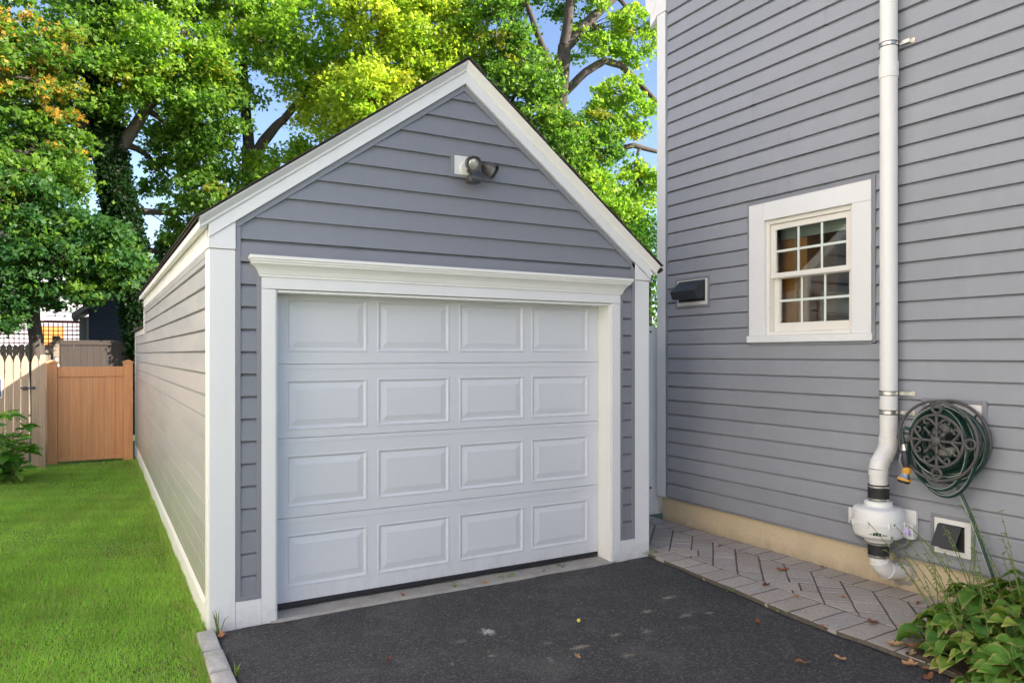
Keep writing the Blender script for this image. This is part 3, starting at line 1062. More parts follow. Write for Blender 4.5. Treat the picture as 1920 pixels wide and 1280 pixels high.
# short black gutter end on the right eave
MB().tube([(GW + .065, .02, 2.372), (GW + .080, -.03, 2.368), (GW + .085, -.06, 2.382)], .018, 8).build('gutter_stub', M['black_plastic'], garage, True)

# ------------------------------------------------------------------ motion flood light on the gable
FY = .012
fl = thing('flood_light', 'twin-head bronze motion flood light on white block in the garage gable', 'flood light', (1.69, FY, 3.03))
fr_ = MB()
for (x0, x1, z0, z1) in ((1.600, 1.778, 3.095, 3.118), (1.600, 1.778, 2.938, 2.958), (1.600, 1.622, 2.958, 3.095), (1.756, 1.778, 2.958, 3.095)):
    fr_.box(x0, x1, -.014, FY + .02, z0, z1)
fr_.build('block_frame', CH, fl, bevel=.002)
box('mounting_block', M['block'], fl, 1.6225, 1.7555, -.010, FY + .02, 2.9585, 3.0945, .002)
MB().lathe([(.052, 0), (.052, .012), (.046, .020), (.020, .024)], (1.715, -.010, 3.005), (0, -1, 0), 24).build('cover_plate', M['block'], fl, True)


def lamp_head(c, d):
    d = Vector(d).normalized(); c = Vector(c)
    h = MB().lathe([(r_ * .86, h_ * .86) for r_, h_ in [(.004, -.062), (.026, -.058), (.046, -.042), (.058, -.015), (.062, .010), (.062, .042), (.066, .050), (.066, .058), (.059, .058), (.057, .040), (.050, .038)]], c, d, 28).build('lamp_head', M['bronze'], fl, True)
    MB().lathe([(r_ * .86, h_ * .86) for r_, h_ in [(.001, .047), (.026, .045), (.046, .038), (.052, .030)]], c, d, 24).build('lens', M['lens'], h, True)
    return h


lamp_head((1.726, -.085, 3.030), (-.10, -1, -.38))
lamp_head((1.868, -.070, 3.010), (.72, -.75, -.62))
MB().tube([(1.715, -.020, 3.005), (1.76, -.05, 3.03), (1.80, -.055, 3.035), (1.845, -.05, 3.028)], .012, 8).build('arm', M['black_plastic'], fl, True)
MB().tube([(1.715, -.02, 3.0), (1.728, -.05, 2.965), (1.735, -.06, 2.935)], .011, 8).build('arm', M['black_plastic'], fl, True)
sn = MB().ext([(1.700, -.03, 2.895), (1.700, -.03, 2.928), (1.715, -.03, 2.942), (1.775, -.03, 2.938), (1.795, -.03, 2.918), (1.785, -.03, 2.893)], (0, -.075, 0)).build('sensor', M['bronze'], fl, bevel=.006)
MB().ext([(1.716, -.1055, 2.898), (1.716, -.1055, 2.918), (1.782, -.1055, 2.916), (1.778, -.1055, 2.896)], (0, -.006, 0)).build('sensor_window', M['black_plastic'], sn, bevel=.003)

# ------------------------------------------------------------------ house on the right
HX = 4.270
HB = .862                                         # back corner
house = thing('house', 'tall grey vinyl-sided house wall with white corner board on the right', 'house', (HX + 2, -2, 0))
RIDGE_Y, EAVE = -3.6, 5.05
GP = .80


def gable(yv): return EAVE + (HB - abs(yv - RIDGE_Y) - RIDGE_Y) * GP if False else EAVE + (HB - RIDGE_Y - abs(yv - RIDGE_Y)) * GP


WY0, WY1, WZ0, WZ1 = -1.294, -.480, 1.832, 2.786      # window opening
h3 = lambda s, z, d: (HX + .012 - d, s, z)
CHs = .1347
zz = .293
k = 0
while zz < 8.6:
    z0, z1 = zz, zz + CHs
    y_lo = 2 * RIDGE_Y - HB + .0
    P = [(y_lo, z0), (.715, z0), (.715, z1), (y_lo, z1)]
    P = clip(P, GP, 1, EAVE + GP * HB - .02)
    P = clip(P, -GP, 1, EAVE + GP * HB - .02 - GP * 2 * RIDGE_Y) if P else P
    if P and len(P) >= 3:
        segs = []
        if z1 > 1.74 and z0 < 2.965:
            segs = [clip(P, 1, 0, -1.475), clip(P, -1, 0, .297)]
            mid_ = clip(clip(P, -1, 0, 1.475), 1, 0, -.297)
            if z0 < 1.752 < z1: segs.append(clip(mid_, 0, 1, 1.753))
            if z0 < 2.962 < z1: segs.append(clip(mid_, 0, -1, -2.961))
        else:
            segs = [P]
        cut = random.choice((-.72, -1.06, -1.95, -2.6, -.35, -1.4)) if k % 3 else None
        for S in segs:
            if cut and min(s for s, z in S) < cut - .1 and max(s for s, z in S) > cut + .1 and not (z0 < 1.45 and z0 > .3 and -2.3 < cut < -1.7):
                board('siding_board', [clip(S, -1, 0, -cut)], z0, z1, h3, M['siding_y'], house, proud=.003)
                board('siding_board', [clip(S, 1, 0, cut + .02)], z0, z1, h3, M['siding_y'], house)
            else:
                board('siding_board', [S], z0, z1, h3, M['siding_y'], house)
    zz += CHs; k += 1
# sheathing behind the boards, left open at the window
xb0, xb1 = HX + .026, HX + .16
sh = MB()
sh.box(xb0, xb1, WY1, HB - .02, .28, EAVE)
sh.box(xb0, xb1, 2 * RIDGE_Y - HB, WY0, .28, EAVE)
sh.box(xb0, xb1, WY0, WY1, .28, WZ0); sh.box(xb0, xb1, WY0, WY1, WZ1, EAVE)
sh.ext([(xb0, HB, EAVE), (xb0, RIDGE_Y, gable(RIDGE_Y) - .05), (xb0, 2 * RIDGE_Y - HB, EAVE)], (xb1 - xb0, 0, 0))
sh.box(xb1, 12.5, HB - .16, HB - .02, .28, EAVE); sh.box(12.3, 12.5, 2 * RIDGE_Y - HB, HB - .16, .28, EAVE); sh.box(xb1, 12.3, 2 * RIDGE_Y - HB, 2 * RIDGE_Y - HB + .15, .28, EAVE)
sh.build('sheathing', M['grey_clap'], house)
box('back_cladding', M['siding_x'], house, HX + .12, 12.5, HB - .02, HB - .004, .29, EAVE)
box('foundation', M['foundation'], house, HX + .038, 12.4, 2 * RIDGE_Y - HB + .05, HB - .02, -.06, .285, .004)
box('corner_board', T, house, HX - .018, HX + .03, .742, HB, .278, EAVE - .02, .003)
box('corner_board', T, house, HX + .031, HX + .15, HB - .003, HB + .022, .278, EAVE - .02, .003)
box('j_channel', CH, house, HX - .014, HX + .03, .714, .741, .28, EAVE - .05, .002)
box('starter_strip', CH, house, HX + .003, HX + .03, 2 * RIDGE_Y - HB, .713, .272, .294)
# rake, gutter return and roof (the roof shades the yard)
for sgn in (1, -1):
    ya = HB + .10 if sgn > 0 else 2 * RIDGE_Y - HB - .10
    MB().ext([(HX - .022, ya, gable(ya) - .02), (HX - .022, RIDGE_Y, gable(RIDGE_Y) - .02), (HX - .022, RIDGE_Y, gable(RIDGE_Y) + .20), (HX - .022, ya, gable(ya) + .20)], (.05, 0, 0)).build('rake_board', T, house, bevel=.003)
    ye = HB + .06 if sgn > 0 else 2 * RIDGE_Y - HB - .06
    MB().ext([(HX - .05, ye, gable(ye) + .21), (HX - .05, RIDGE_Y, gable(RIDGE_Y) + .21), (HX - .05, RIDGE_Y, gable(RIDGE_Y) + .29), (HX - .05, ye, gable(ye) + .29)], (8.6, 0, 0)).build('roof', M['dark_roof'], house)
MB().ext([(HX - .026, .725, EAVE - .018), (HX - .026, HB + .02, EAVE - .018), (HX - .026, HB + .02, EAVE + .26), (HX - .026, .725, EAVE + .26)], (.06, 0, 0)).build('eave_return', T, house, bevel=.003)
gut = [(HX - .03, HB + .022, EAVE + .22), (HX - .03, HB + .022, EAVE + .07), (HX - .03, HB + .05, EAVE + .02), (HX - .03, HB + .10, EAVE + .04), (HX - .03, HB + .155, EAVE + .11), (HX - .03, HB + .165, EAVE + .22)]
MB().ext(gut, (8.2, 0, 0)).build('gutter', T, house, bevel=.003)

# window
win = box('window', T, house, HX - .026, HX + .03, -.480, -.320, WZ0, 2.935, .003)
box('casing', T, win, HX - .026, HX + .03, -1.447, -1.294, WZ0, 2.7855, .003)
box('casing', T, win, HX - .0265, HX + .03, -1.447, -.4805, 2.7865, 2.935, .003)
box('sill', T, win, HX - .040, HX + .03, -1.462, -.305, 1.774, WZ0 - .001, .004)
for (y0, y1, z0, z1) in ((-1.476, -1.4475, 1.76, 2.962), (-.3195, -.296, 1.76, 2.962), (-1.447, -.320, 2.9355, 2.962), (-1.4465, -.3205, 1.752, 1.7735)):
    box('window_channel', CH, win, HX - .018, HX + .03, y0, y1, z0, z1, .002)
S_ = M['sash']
fx0, fx1 = HX + .004, HX + .115
for (y0, y1, z0, z1) in ((WY0, WY0 + .032, WZ0, WZ1), (WY1 - .032, WY1, WZ0, WZ1), (WY0 + .0325, WY1 - .0325, WZ1 - .036, WZ1), (WY0 + .0325, WY1 - .0325, WZ0, WZ0 + .030)):
    box('window_frame', S_, win, fx0, fx1, y0 + .0005, y1 - .0005, z0 + .0005, z1 - .0005, .003)


def sash(x0, x1, y0, y1, z0, z1, st, rb, rt):
    f = MB()
    f.box(x0, x1, y0, y0 + st, z0, z1); f.box(x0, x1, y1 - st, y1, z0, z1)
    f.box(x0, x1, y0 + st, y1 - st, z0, z0 + rb); f.box(x0, x1, y0 + st, y1 - st, z1 - rt, z1)
    f.build('sash', S_, win, bevel=.002)
    xg = (x0 + x1) / 2
    ga, gb, gc, gd = y0 + st, y1 - st, z0 + rb, z1 - rt
    for i in range(3):
        for j in range(2):
            ya, yb = ga + (gb - ga) * i / 3 + .001, ga + (gb - ga) * (i + 1) / 3 - .001
            za, zb = gc + (gd - gc) * j / 2 + .001, gc + (gd - gc) * (j + 1) / 2 - .001
            MB().box(xg, xg + .004, ya, yb, za, zb).build('pane', M['glass'], win)
    for i in (1, 2):
        yc = ga + (gb - ga) * i / 3
        box('muntin', M['muntin'], win, xg - .006, xg - .001, yc - .010, yc + .010, gc, gd, .002)
    zc = (gc + gd) / 2
    box('muntin', M['muntin'], win, xg - .0065, xg - .0015, ga, gb, zc - .010, zc + .010, .002)


sash(HX + .022, HX + .052, WY0 + .034, WY1 - .034, 2.305, WZ1 - .038, .046, .040, .046)
sash(HX + .062, HX + .092, WY0 + .034, WY1 - .034, WZ0 + .032, 2.335, .050, .070, .036)
# what shows behind the glass
rm = MB()
rx0, rx1 = xb1 + .001, HX + 2.6
rm.box(rx1, rx1 + .05, -2.6, .6, 1.2, 3.3); rm.box(rx0, rx1, -2.65, -2.6, 1.2, 3.3); rm.box(rx0, rx1, .6, .65, 1.2, 3.3); rm.box(rx0, rx1, -2.6, .6, 3.3, 3.35); rm.box(rx0, rx1, -2.6, .6, 1.15, 1.2)
rm.build('room_interior', M['room'], house)
box('cabinet', M['curtain'], house, HX + .165, HX + .55, -.755, -.42, 1.70, 3.2, .004)
for i in range(6):
    box('blind_slat', M['blind'], win, HX + .125, HX + .150, WY0 + .05, WY1 - .05, 2.632 + i * .014, 2.643 + i * .014)
MB().tube([(HX + .13, -.665, 2.66), (HX + .13, -.668, 2.3), (HX + .13, -.672, 1.95)], .0035, 6).build('blind_cord', M['blind'], win)
MB().tube([(HX + .13, -.690, 2.66), (HX + .13, -.684, 2.3), (HX + .13, -.68, 2.12)], .0035, 6).build('blind_cord', M['blind'], win)

# ------------------------------------------------------------------ vents on the house wall
def vent_block(name, label, y0, y1, z0, z1):
    t = thing(name, label, 'wall vent', (HX, (y0 + y1) / 2, z0))
    w = .022
    f = MB()
    for a in ((y0 - w, y1 + w, z1, z1 + w), (y0 - w, y1 + w, z0 - w, z0), (y0 - w, y0, z0, z1), (y1, y1 + w, z0, z1)):
        f.box(HX - .020, HX + .014, *a)
    f.build('block_frame', CH, t, bevel=.003)
    box('mounting_block', M['block'], t, HX - .016, HX + .014, y0 + .0005, y1 - .0005, z0 + .0005, z1 - .0005, .002)
    return t


v1 = vent_block('hooded_vent', 'black hooded exhaust vent on white block left of the window', .173, .573, 2.133, 2.372)
HVx = HX - .016
# hood: top slopes out and down, open below
hd = MB()
ya, yb = .215, .540
pr = [(HVx, 2.352), (HVx - .012, 2.352), (HVx - .125, 2.262), (HVx - .095, 2.190), (HVx, 2.190)]
hd.ext([(x, ya, z) for x, z in pr], (0, yb - ya, 0))
hd.build('hood', M['black_plastic'], v1, bevel=.004)
box('flange', M['black_plastic'], v1, HVx - .004, HVx - .0005, ya - .012, yb + .012, 2.165, 2.362, .001)
v2 = vent_block('dryer_vent', 'small white-framed vent with dark tilted flap low on the wall', -2.133, -1.897, .366, .598)
box('duct_opening', M['rubber'], v2, HX - .019, HX - .0165, -2.098, -1.932, .400, .566)
MB().ext([(HX - .022, -2.078, .562), (HX - .022, -1.925, .562), (HX - .085, -1.915, .425), (HX - .085, -2.068, .425)], (-.005, 0, -.003)).build('flap', M['black_plastic'], v2, bevel=.002)
for (a, b, c, d) in ((-2.104, -2.098, .394, .572), (-1.932, -1.926, .394, .572), (-2.098, -1.932, .566, .572), (-2.098, -1.932, .394, .400)):
    box('duct_rim', M['block'], v2, HX - .024, HX - .0165, a, b, c, d)

# ------------------------------------------------------------------ radon vent pipe and fan
PXX, PY = 4.195, -1.615
FXX = 4.098
rad = thing('radon_vent_pipe', 'white vent pipe running up the house wall above a round inline fan', 'vent pipe', (FXX, PY, .3))
rp = .0575
MB().tube([(PXX, PY, 1.08), (PXX, PY, 7.2)], rp, 28).build('pipe', M['pvc'], rad, True)
MB().lathe([(rp + .0005, 0), (rp + .006, .001), (rp + .006, .104), (rp + .0005, .105)], (PXX, PY, 3.59), n=28).build('coupling', M['pvc'], rad, True)
MB().lathe([(rp, 0), (rp + .006, .001), (rp + .006, .053), (rp, .054)], (PXX, PY, 1.056), n=28).build('coupling', M['pvc'], rad, True)
sb = []
for i in range(15):
    t = i / 14
    s = t * t * (3 - 2 * t)
    sb.append((PXX + (FXX - PXX) * s, PY + .012 * s, 1.057 - .172 * t))
MB().tube(sb, rp + .004, 28).build('offset_elbow', M['pvc'], rad, True)
for i in (3, 7, 11):
    a = Vector(sb[i]); d = (Vector(sb[i + 1]) - Vector(sb[i - 1])).normalized()
    MB().lathe([(rp + .0035, -.004), (rp + .0078, -.003), (rp + .0078, .003), (rp + .0035, .004)], a, d, 28).build('joint_ridge', M['pvc'], rad, True)
FYc = PY + .012
MB().lathe([(rp, 0), (rp + .006, .001), (rp + .006, .043), (rp, .044)], (FXX, FYc, .843), n=28).build('coupling', M['pvc'], rad, True)
MB().tube([(FXX, FYc, .886), (FXX, FYc, .66)], rp, 28).build('pipe', M['pvc'], rad, True)


def clampset(zc, h, nm='rubber_coupling'):
    c = MB().lathe([(rp + .0005, -h / 2), (rp + .010, -h / 2 + .002), (rp + .011, 0), (rp + .010, h / 2 - .002), (rp + .0005, h / 2)], (FXX, FYc, zc), n=28).build(nm, M['rubber'], rad, True)
    for s in (-1, 1):
        MB().lathe([(rp + .0095, -.006), (rp + .0125, -.0055), (rp + .0125, .0055), (rp + .0095, .006)], (FXX, FYc, zc + s * (h / 2 - .013)), n=28).build('hose_clamp', M['steel'], c, True)
        box('clamp_screw', M['steel'], c, FXX - .012, FXX + .002, FYc - rp - .024, FYc - rp - .010, zc + s * (h / 2 - .013) - .006, zc + s * (h / 2 - .013) + .006, .001)


clampset(.725, .112)
fan = MB().lathe([(.050, .672), (.080, .671), (.088, .664), (.090, .640), (.098, .634), (.140, .629), (.156, .620), (.163, .604), (.166, .545), (.167, .528), (.167, .520), (.166, .506), (.161, .452), (.152, .434), (.134, .424), (.098, .418), (.091, .410), (.087, .392), (.076, .386), (.05, .384)], (FXX, FYc, 0), n=48).build('fan_housing', M['pvc'], rad, True)
MB().lathe([(.1665, -.007), (.171, -.006), (.171, .006), (.1665, .007)], (FXX, FYc, .524), n=48).build('band', M['pvc'], fan, True)
for i in range(8):
    a = i * math.pi / 4 + .2
    c = Vector((FXX + math.cos(a) * .170, FYc + math.sin(a) * .170, 0))
    MB().box(c.x - .008, c.x + .008, c.y - .008, c.y + .008, .505, .545).build('band_clip', M['pvc'], fan, bevel=.003)
box('wiring_plate', M['pvc'], rad, HX - .034, HX - .010, -1.785, -1.655, .440, .612, .003)
box('junction_box', M['pvc'], rad, HX - .080, HX - .035, -1.790, -1.715, .425, .525, .004)
box('switch_plate', M['block'], rad, HX - .020, HX - .004, -1.360, -1.262, .430, .548, .003)
box('switch_box', M['pvc'], rad, HX - .060, HX - .021, -1.345, -1.290, .475, .535, .004)
MB().tube([(HX - .04, -1.310, .475), (HX - .05, -1.318, .42), (HX - .06, -1.36, .355), (HX - .07, -1.45, .315), (HX - .075, -1.56, .305), (HX - .06, -1.66, .33), (HX - .05, -1.73, .385), (HX - .05, -1.75, .43)], .011, 10).build('conduit', M['conduit'], rad, True)
MB().lathe([(.014, -.012), (.016, -.010), (.016, .010), (.014, .012)], (HX - .043, -1.312, .445), n=16).build('conduit_nut', M['steel'], rad, True)
clampset(.335, .108)
el = [(FXX, FYc, .36), (FXX, FYc, .285)]
for i in range(1, 9):
    a = i / 8 * R(78)
    el.append((FXX + .105 * (1 - math.cos(a)), FYc - .02 * (i / 8), .285 - .108 * math.sin(a)))
el += [(HX + .02, FYc - .035, .166), (HX + .07, FYc - .038, .162)]
MB().tube(el, [rp - .001] * 2 + [rp + .003] * 8 + [rp - .001] * 2, 28).build('elbow', M['pvc'], rad, True)
for q in (3, 8):
    a = Vector(el[q]); d = (Vector(el[q + 1]) - Vector(el[q - 1])).normalized()
    MB().lathe([(rp + .001, -.006), (rp + .007, -.005), (rp + .007, .005), (rp + .001, .006)], a, d, 28).build('joint_ridge', M['pvc'], rad, True)
# rough mortar collar where it enters the foundation
mc = []
for r_, xx in ((.060, .004), (.078, -.012), (.094, -.008), (.104, .004)):
    mc.append([(HX + .038 + xx, FYc - .038 + math.cos(i * math.pi / 9) * r_ * (1 + .10 * math.sin(i * 2.3)), .158 + math.sin(i * math.pi / 9) * r_ * (1 + .12 * math.cos(i * 1.7))) for i in range(18)])
MB().loft(mc).build('mortar_collar', M['apron'], rad, True)
for zc in (3.82, 1.407, 1.275):
    MB().lathe([(rp, -.015), (rp + .003, -.0145), (rp + .003, -.011), (rp + .0015, -.010), (rp + .0015, .010), (rp + .003, .011), (rp + .003, .0145), (rp, .015)], (PXX, PY, zc), n=28).build('pipe_strap', M['steel'], rad, True)
    for e in (-.0135, .0135):
        MB().lathe([(rp + .001, -.0025), (rp + .0042, -.002), (rp + .0042, .002), (rp + .001, .0025)], (PXX, PY, zc + e), n=28).build('strap_gasket', M['rubber'], rad, True)
    MB().box(HX - .045, HX - .038, PY - .125, PY - rp, zc - .013, zc + .013).box(HX - .046, HX - .010, PY - .130, PY - .125, zc - .013, zc + .013).box(HX - .016, HX - .011, PY - .150, PY - .095, zc - .016, zc + .016).build('strap_foot', M['steel'], rad, bevel=.001)
# printed mark on the fan housing
mk = MB()
for (yo, wd, z0, hh) in ((-.040, .018, .464, .004), (-.062, .012, .458, .020), (-.077, .012, .458, .020), (-.092, .012, .458, .020), (-.108, .022, .462, .006)):
    rr = .1645
    q = [math.atan2(yv, -math.sqrt(rr * rr - yv * yv)) for yv in (yo, yo - wd)]
    mk.ext([(FXX + math.cos(q[0]) * rr, FYc + math.sin(q[0]) * rr, z0), (FXX + math.cos(q[1]) * rr, FYc + math.sin(q[1]) * rr, z0), (FXX + math.cos(q[1]) * (rr + .0012), FYc + math.sin(q[1]) * (rr + .0012), z0 + hh), (FXX + math.cos(q[0]) * (rr + .0012), FYc + math.sin(q[0]) * (rr + .0012), z0 + hh)], (-.0008, 0, 0))
mk.build('printed_mark', M['hose'], fan)

# ------------------------------------------------------------------ hose reel, hose, nozzle
RXf, RY, RZ = 4.085, -2.012, 1.122                     # front wheel plane
reel = thing('hose_reel', 'ornate grey cast-iron hose reel with scrollwork hub on the house wall', 'hose reel', (HX, RY, RZ))


def circ(x, y, z, r, n=40, a0=0., a1=2 * math.pi):
    return [(x, y + math.cos(a0 + (a1 - a0) * i / n) * r, z + math.sin(a0 + (a1 - a0) * i / n) * r) for i in range(n)]


IR = M['iron']
MB().tube(circ(RXf, RY, RZ, .252, 56), .0095, 10, closed=True).build('outer_ring', IR, reel, True)
MB().tube(circ(RXf, RY, RZ, .166, 48), .010, 10, closed=True).build('inner_ring', IR, reel, True)
MB().tube(circ(HX - .045, RY, RZ, .252, 56), .0095, 10, closed=True).build('rear_ring', IR, reel, True)
for k in range(8):
    a = k * math.pi / 4
    dy, dz_ = math.cos(a), math.sin(a)
    P3 = lambda r, t=0., x=0.: (RXf + x, RY + dy * r - dz_ * t, RZ + dz_ * r + dy * t)
    if k % 2 == 0:
        MB().tube([P3(0), P3(.05), P3(.075), P3(.08), P3(.085), P3(.12), P3(.158)], [.011, .009, .010, .014, .010, .010, .011], 10).build('spoke', IR, reel, True)
        for s in (-1, 1):
            cv = [P3(.098, .004 * s), P3(.112, .018 * s), P3(.128, .036 * s), P3(.138, .054 * s)]
            for q in range(9):
                aa = -.2 + q * .58
                rr = .021 * (1 - q * .045)
                cv.append(P3(.122 + math.cos(aa) * rr * 1.0, s * (.064 + math.sin(aa) * rr)))
            MB().tube(cv, [.010] * 4 + [.0095 - .0003 * q for q in range(9)], 8).build('scroll', IR, reel, True)
        c = P3(.209)
        MB().tube(circ(RXf, c[1], c[2], .030, 22), .0095, 8, closed=True).build('link_ring', IR, reel, True)
        MB().tube([P3(.160), P3(.185)], .008, 8).build('link_pin', IR, reel, True)
        MB().tube([P3(.235), P3(.262)], [.008, .013], 8).build('link_pin', IR, reel, True)
    else:
        MB().tube([P3(.01), P3(.050), P3(.056), P3(.066), P3(.092), P3(.098), P3(.104), P3(.120)], [.008, .007, .018, .011, .008, .012, .010, .007], 8).build('spear_spoke', IR, reel, True)
MB().tube([(HX - .012, RY, RZ), (RXf + .01, RY, RZ)], .05, 20).build('drum', M['black_plastic'], reel, True)
for a in (.785, 2.356, 3.927, 5.498):
    MB().tube([(RXf, RY + math.cos(a) * .160, RZ + math.sin(a) * .160), (HX - .045, RY + math.cos(a) * .160, RZ + math.sin(a) * .160)], .007, 8).build('cross_bar', IR, reel, True)
    MB().tube([(HX - .045, RY + math.cos(a) * .252, RZ + math.sin(a) * .252), (HX - .045, RY, RZ)], .007, 8).build('rear_spoke', IR, reel, True)
MB().lathe([(.03, 0), (.03, .02), (.012, .03)], (RXf + .006, RY, RZ), (-1, 0, 0), 16).build('hub_cap', IR, reel, True)
# block behind the reel
blk = thing('reel_mounting_block', 'white square mounting block with grey trim behind the hose reel', 'wall block', (HX, -2.02, 1.02))
box('block_face', M['block'], blk, HX - .016, HX + .014, -2.197, -1.845, 1.010, 1.356, .002)
for (a, b, c, d) in ((-2.228, -2.1975, .985, 1.385), (-2.197, -1.815, 1.3565, 1.385), (-1.8445, -1.815, .985, 1.356), (-2.197, -1.845, .985, 1.0095)):
    box('block_frame', CH, blk, HX - .020, HX + .014, a, b, c, d, .003)

hose = thing('garden_hose', 'dark green garden hose wound in loops on the iron reel', 'hose', (HX - .1, RY, .8))
HR = .0115
pts = []
turns = 9
for i in range(turns * 28):
    t = i / 28
    a = t * 2 * math.pi
    layer = int(t) % 3
    rr = .118 + .026 * (int(t) // 3 + (t % 1 if int(t) % 3 == 2 else 0)) + .004 * math.sin(a * 1.3 + t) + .012 * (layer == 1)
    x = RXf + .035 + .034 * (layer if (int(t) // 3) % 2 == 0 else 2 - layer) + .03 * (t % 1) * (1 if (int(t) // 3) % 2 == 0 else -1)
    sag = -.010 * (int(t) // 3) * (1 - math.sin(a)) * .5
    pts.append((x, RY + math.cos(a) * rr, RZ + math.sin(a) * rr + sag))
MB().tube(pts, HR, 9).build('wound_coil', M['hose'], hose, True)
# outer loose loops
for q, (ra, rb, zc, x, yo) in enumerate(((.215, .225, -.010, RXf + .045, -.018), (.222, .240, -.022, RXf + .080, -.030), (.205, .215, -.006, RXf + .11, -.024), (.196, .285, -.072, RXf + .062, -.012), (.188, .262, -.055, RXf + .030, .012))):
    L = []
    for i in range(44):
        a = i / 44 * 2 * math.pi
        L.append((x + .012 * math.sin(a * 2 + q), RY + yo + math.cos(a) * ra, RZ + zc + math.sin(a) * rb))
    lo = MB().tube(L, HR, 9, closed=True).build('hanging_loop', M['hose'], hose, True)
    st = [(p[0] - HR * .80, p[1] + .004, p[2] + HR * .55) for p in L]
    MB().tube(st, .0020, 5, closed=True).build('stripe', M['hose_stripe'], lo, True)
dn = [(RXf + .08, RY - .055, RZ - .25), (RXf + .09, RY - .09, RZ - .31), (HX - .085, RY - .14, RZ - .42), (HX - .08, RY - .20, RZ - .58), (HX - .08, RY - .265, RZ - .76), (HX - .09, RY - .33, RZ - .93), (HX - .11, RY - .38, RZ - 1.06), (HX - .16, RY - .45, .035)]
MB().tube(dn, HR, 9).build('feed_hose', M['hose'], hose, True)
MB().tube([(p[0] - HR * .8, p[1] + HR * .6, p[2]) for p in dn], .003, 5).build('stripe', M['hose_stripe'], hose, True)
lead = [(RXf + .03, RY + .15, RZ + .02), (RXf + .0, RY + .172, RZ + .060), (RXf - .022, RY + .196, RZ + .068), (RXf - .034, RY + .210, RZ + .045), (RXf - .036, RY + .206, RZ + .0), (RXf - .036, RY + .198, RZ - .045)]
MB().tube(lead, HR, 9).build('nozzle_lead', M['hose'], hose, True)
nz = thing('spray_nozzle', 'black and orange hose spray nozzle hanging left of the reel', 'hose nozzle', (RXf - .02, RY + .19, RZ - .3))
NA = Vector((0, -.12, -1)).normalized()
No = Vector((RXf - .036, RY + .198, RZ - .040))
K = 1.45


def nzp(name, mat, prof, ax, n=18):
    return MB().lathe([(r * K, h * K) for r, h in prof], No, ax, n).build(name, mat, nz, True)


nzp('brass_coupler', M['steel'], [(.009, 0), (.0095, .014), (.012, .015), (.0125, .028), (.010, .030)], NA)
nzp('grip', M['black_plastic'], [(.010, .028), (.015, .034), (.017, .060), (.015, .095), (.012, .112), (.012, .128)], NA)
nzp('dial', M['nozzle_orange'], [(.013, .104), (.019, .109), (.020, .126), (.015, .134)], NA)
NB = Vector((-.22, .16, -1)).normalized()
No = No + NA * .120 * K
nzp('nozzle_head', M['steel'], [(.010, -.006), (.013, .008), (.018, .020), (.023, .030), (.027, .037)], NB)
nzp('nozzle_rim', M['nozzle_orange'], [(.027, .035), (.0295, .038), (.0295, .045), (.027, .047)], NB)
nzp('nozzle_face', M['rubber'], [(.026, .045), (.027, .052), (.022, .057)], NB)
No = No - NA * .120 * K
MB().tube([No + NA * .06 + Vector((-.022, .012, 0)), No + NA * .11 + Vector((-.034, .020, 0)), No + NA * .165 + Vector((-.02, .01, 0))], .006, 8).build('trigger', M['conduit'], nz, True)

# ------------------------------------------------------------------ white gate between garage and house
wg = thing('white_gate', 'white vinyl gate closing the gap between garage and house', 'gate', (3.85, .95, 0))
for i in range(8):
    xa = 3.45 + i * .119
    top = 1.98 + .10 * ((3.86 - (xa + .06)) / .42) ** 2 * (1 if xa < 3.86 else -.3)
    box('board', M['trim'], wg, xa, xa + .1175, .94, .962, .07, top, .002)
for z in (.30, 1.75):
    box('rail', M['trim'], wg, 3.45, 4.40, .963, .99, z, z + .12, .002)
for z in (1.90, .34):
    MB().lathe([(.012, 0), (.012, .006), (.004, .009)], (4.235, .94, z), (0, -1, 0), 12).build('screw', M['bronze'], wg, True)
st = thing('brick_step', 'low red brick edging behind the white gate', 'brick step', (3.9, 1.3, 0))
for r_ in range(3):
    for i in range(5):
        box('brick', M['brick'], st, 3.46 + i * .215 + (r_ % 2) * .08, 3.46 + i * .215 + .205 + (r_ % 2) * .08, 1.18, 1.28, .02 + r_ * .068, .02 + r_ * .068 + .060, .004)

# ------------------------------------------------------------------ fences at the end of the side yard
pf = thing('picket_fence', 'sunlit natural cedar picket fence with pointed tops at the left edge', 'fence', (-1.8, 8.0, 0))


def picket(parent, mat, x0, x1, y0, y1, z0, top, sh, round_=True):
    c = (x0 + x1) / 2; w = (x1 - x0) / 2
    P = [(x0, z0), (x1, z0), (x1, top - sh)]
    if round_:
        P += [(c + w * .80, top - sh * .62), (c + w * .48, top - sh * .22), (c + w * .16, top), (c - w * .16, top), (c - w * .48, top - sh * .22), (c - w * .80, top - sh * .62)]
    else:
        P += [(c + w * .35, top), (c - w * .35, top)]
    P += [(x0, top - sh)]
    return MB().ext([(x, y0, z) for x, z in P], (0, y1 - y0, 0)).build('picket', mat, parent, bevel=.002)


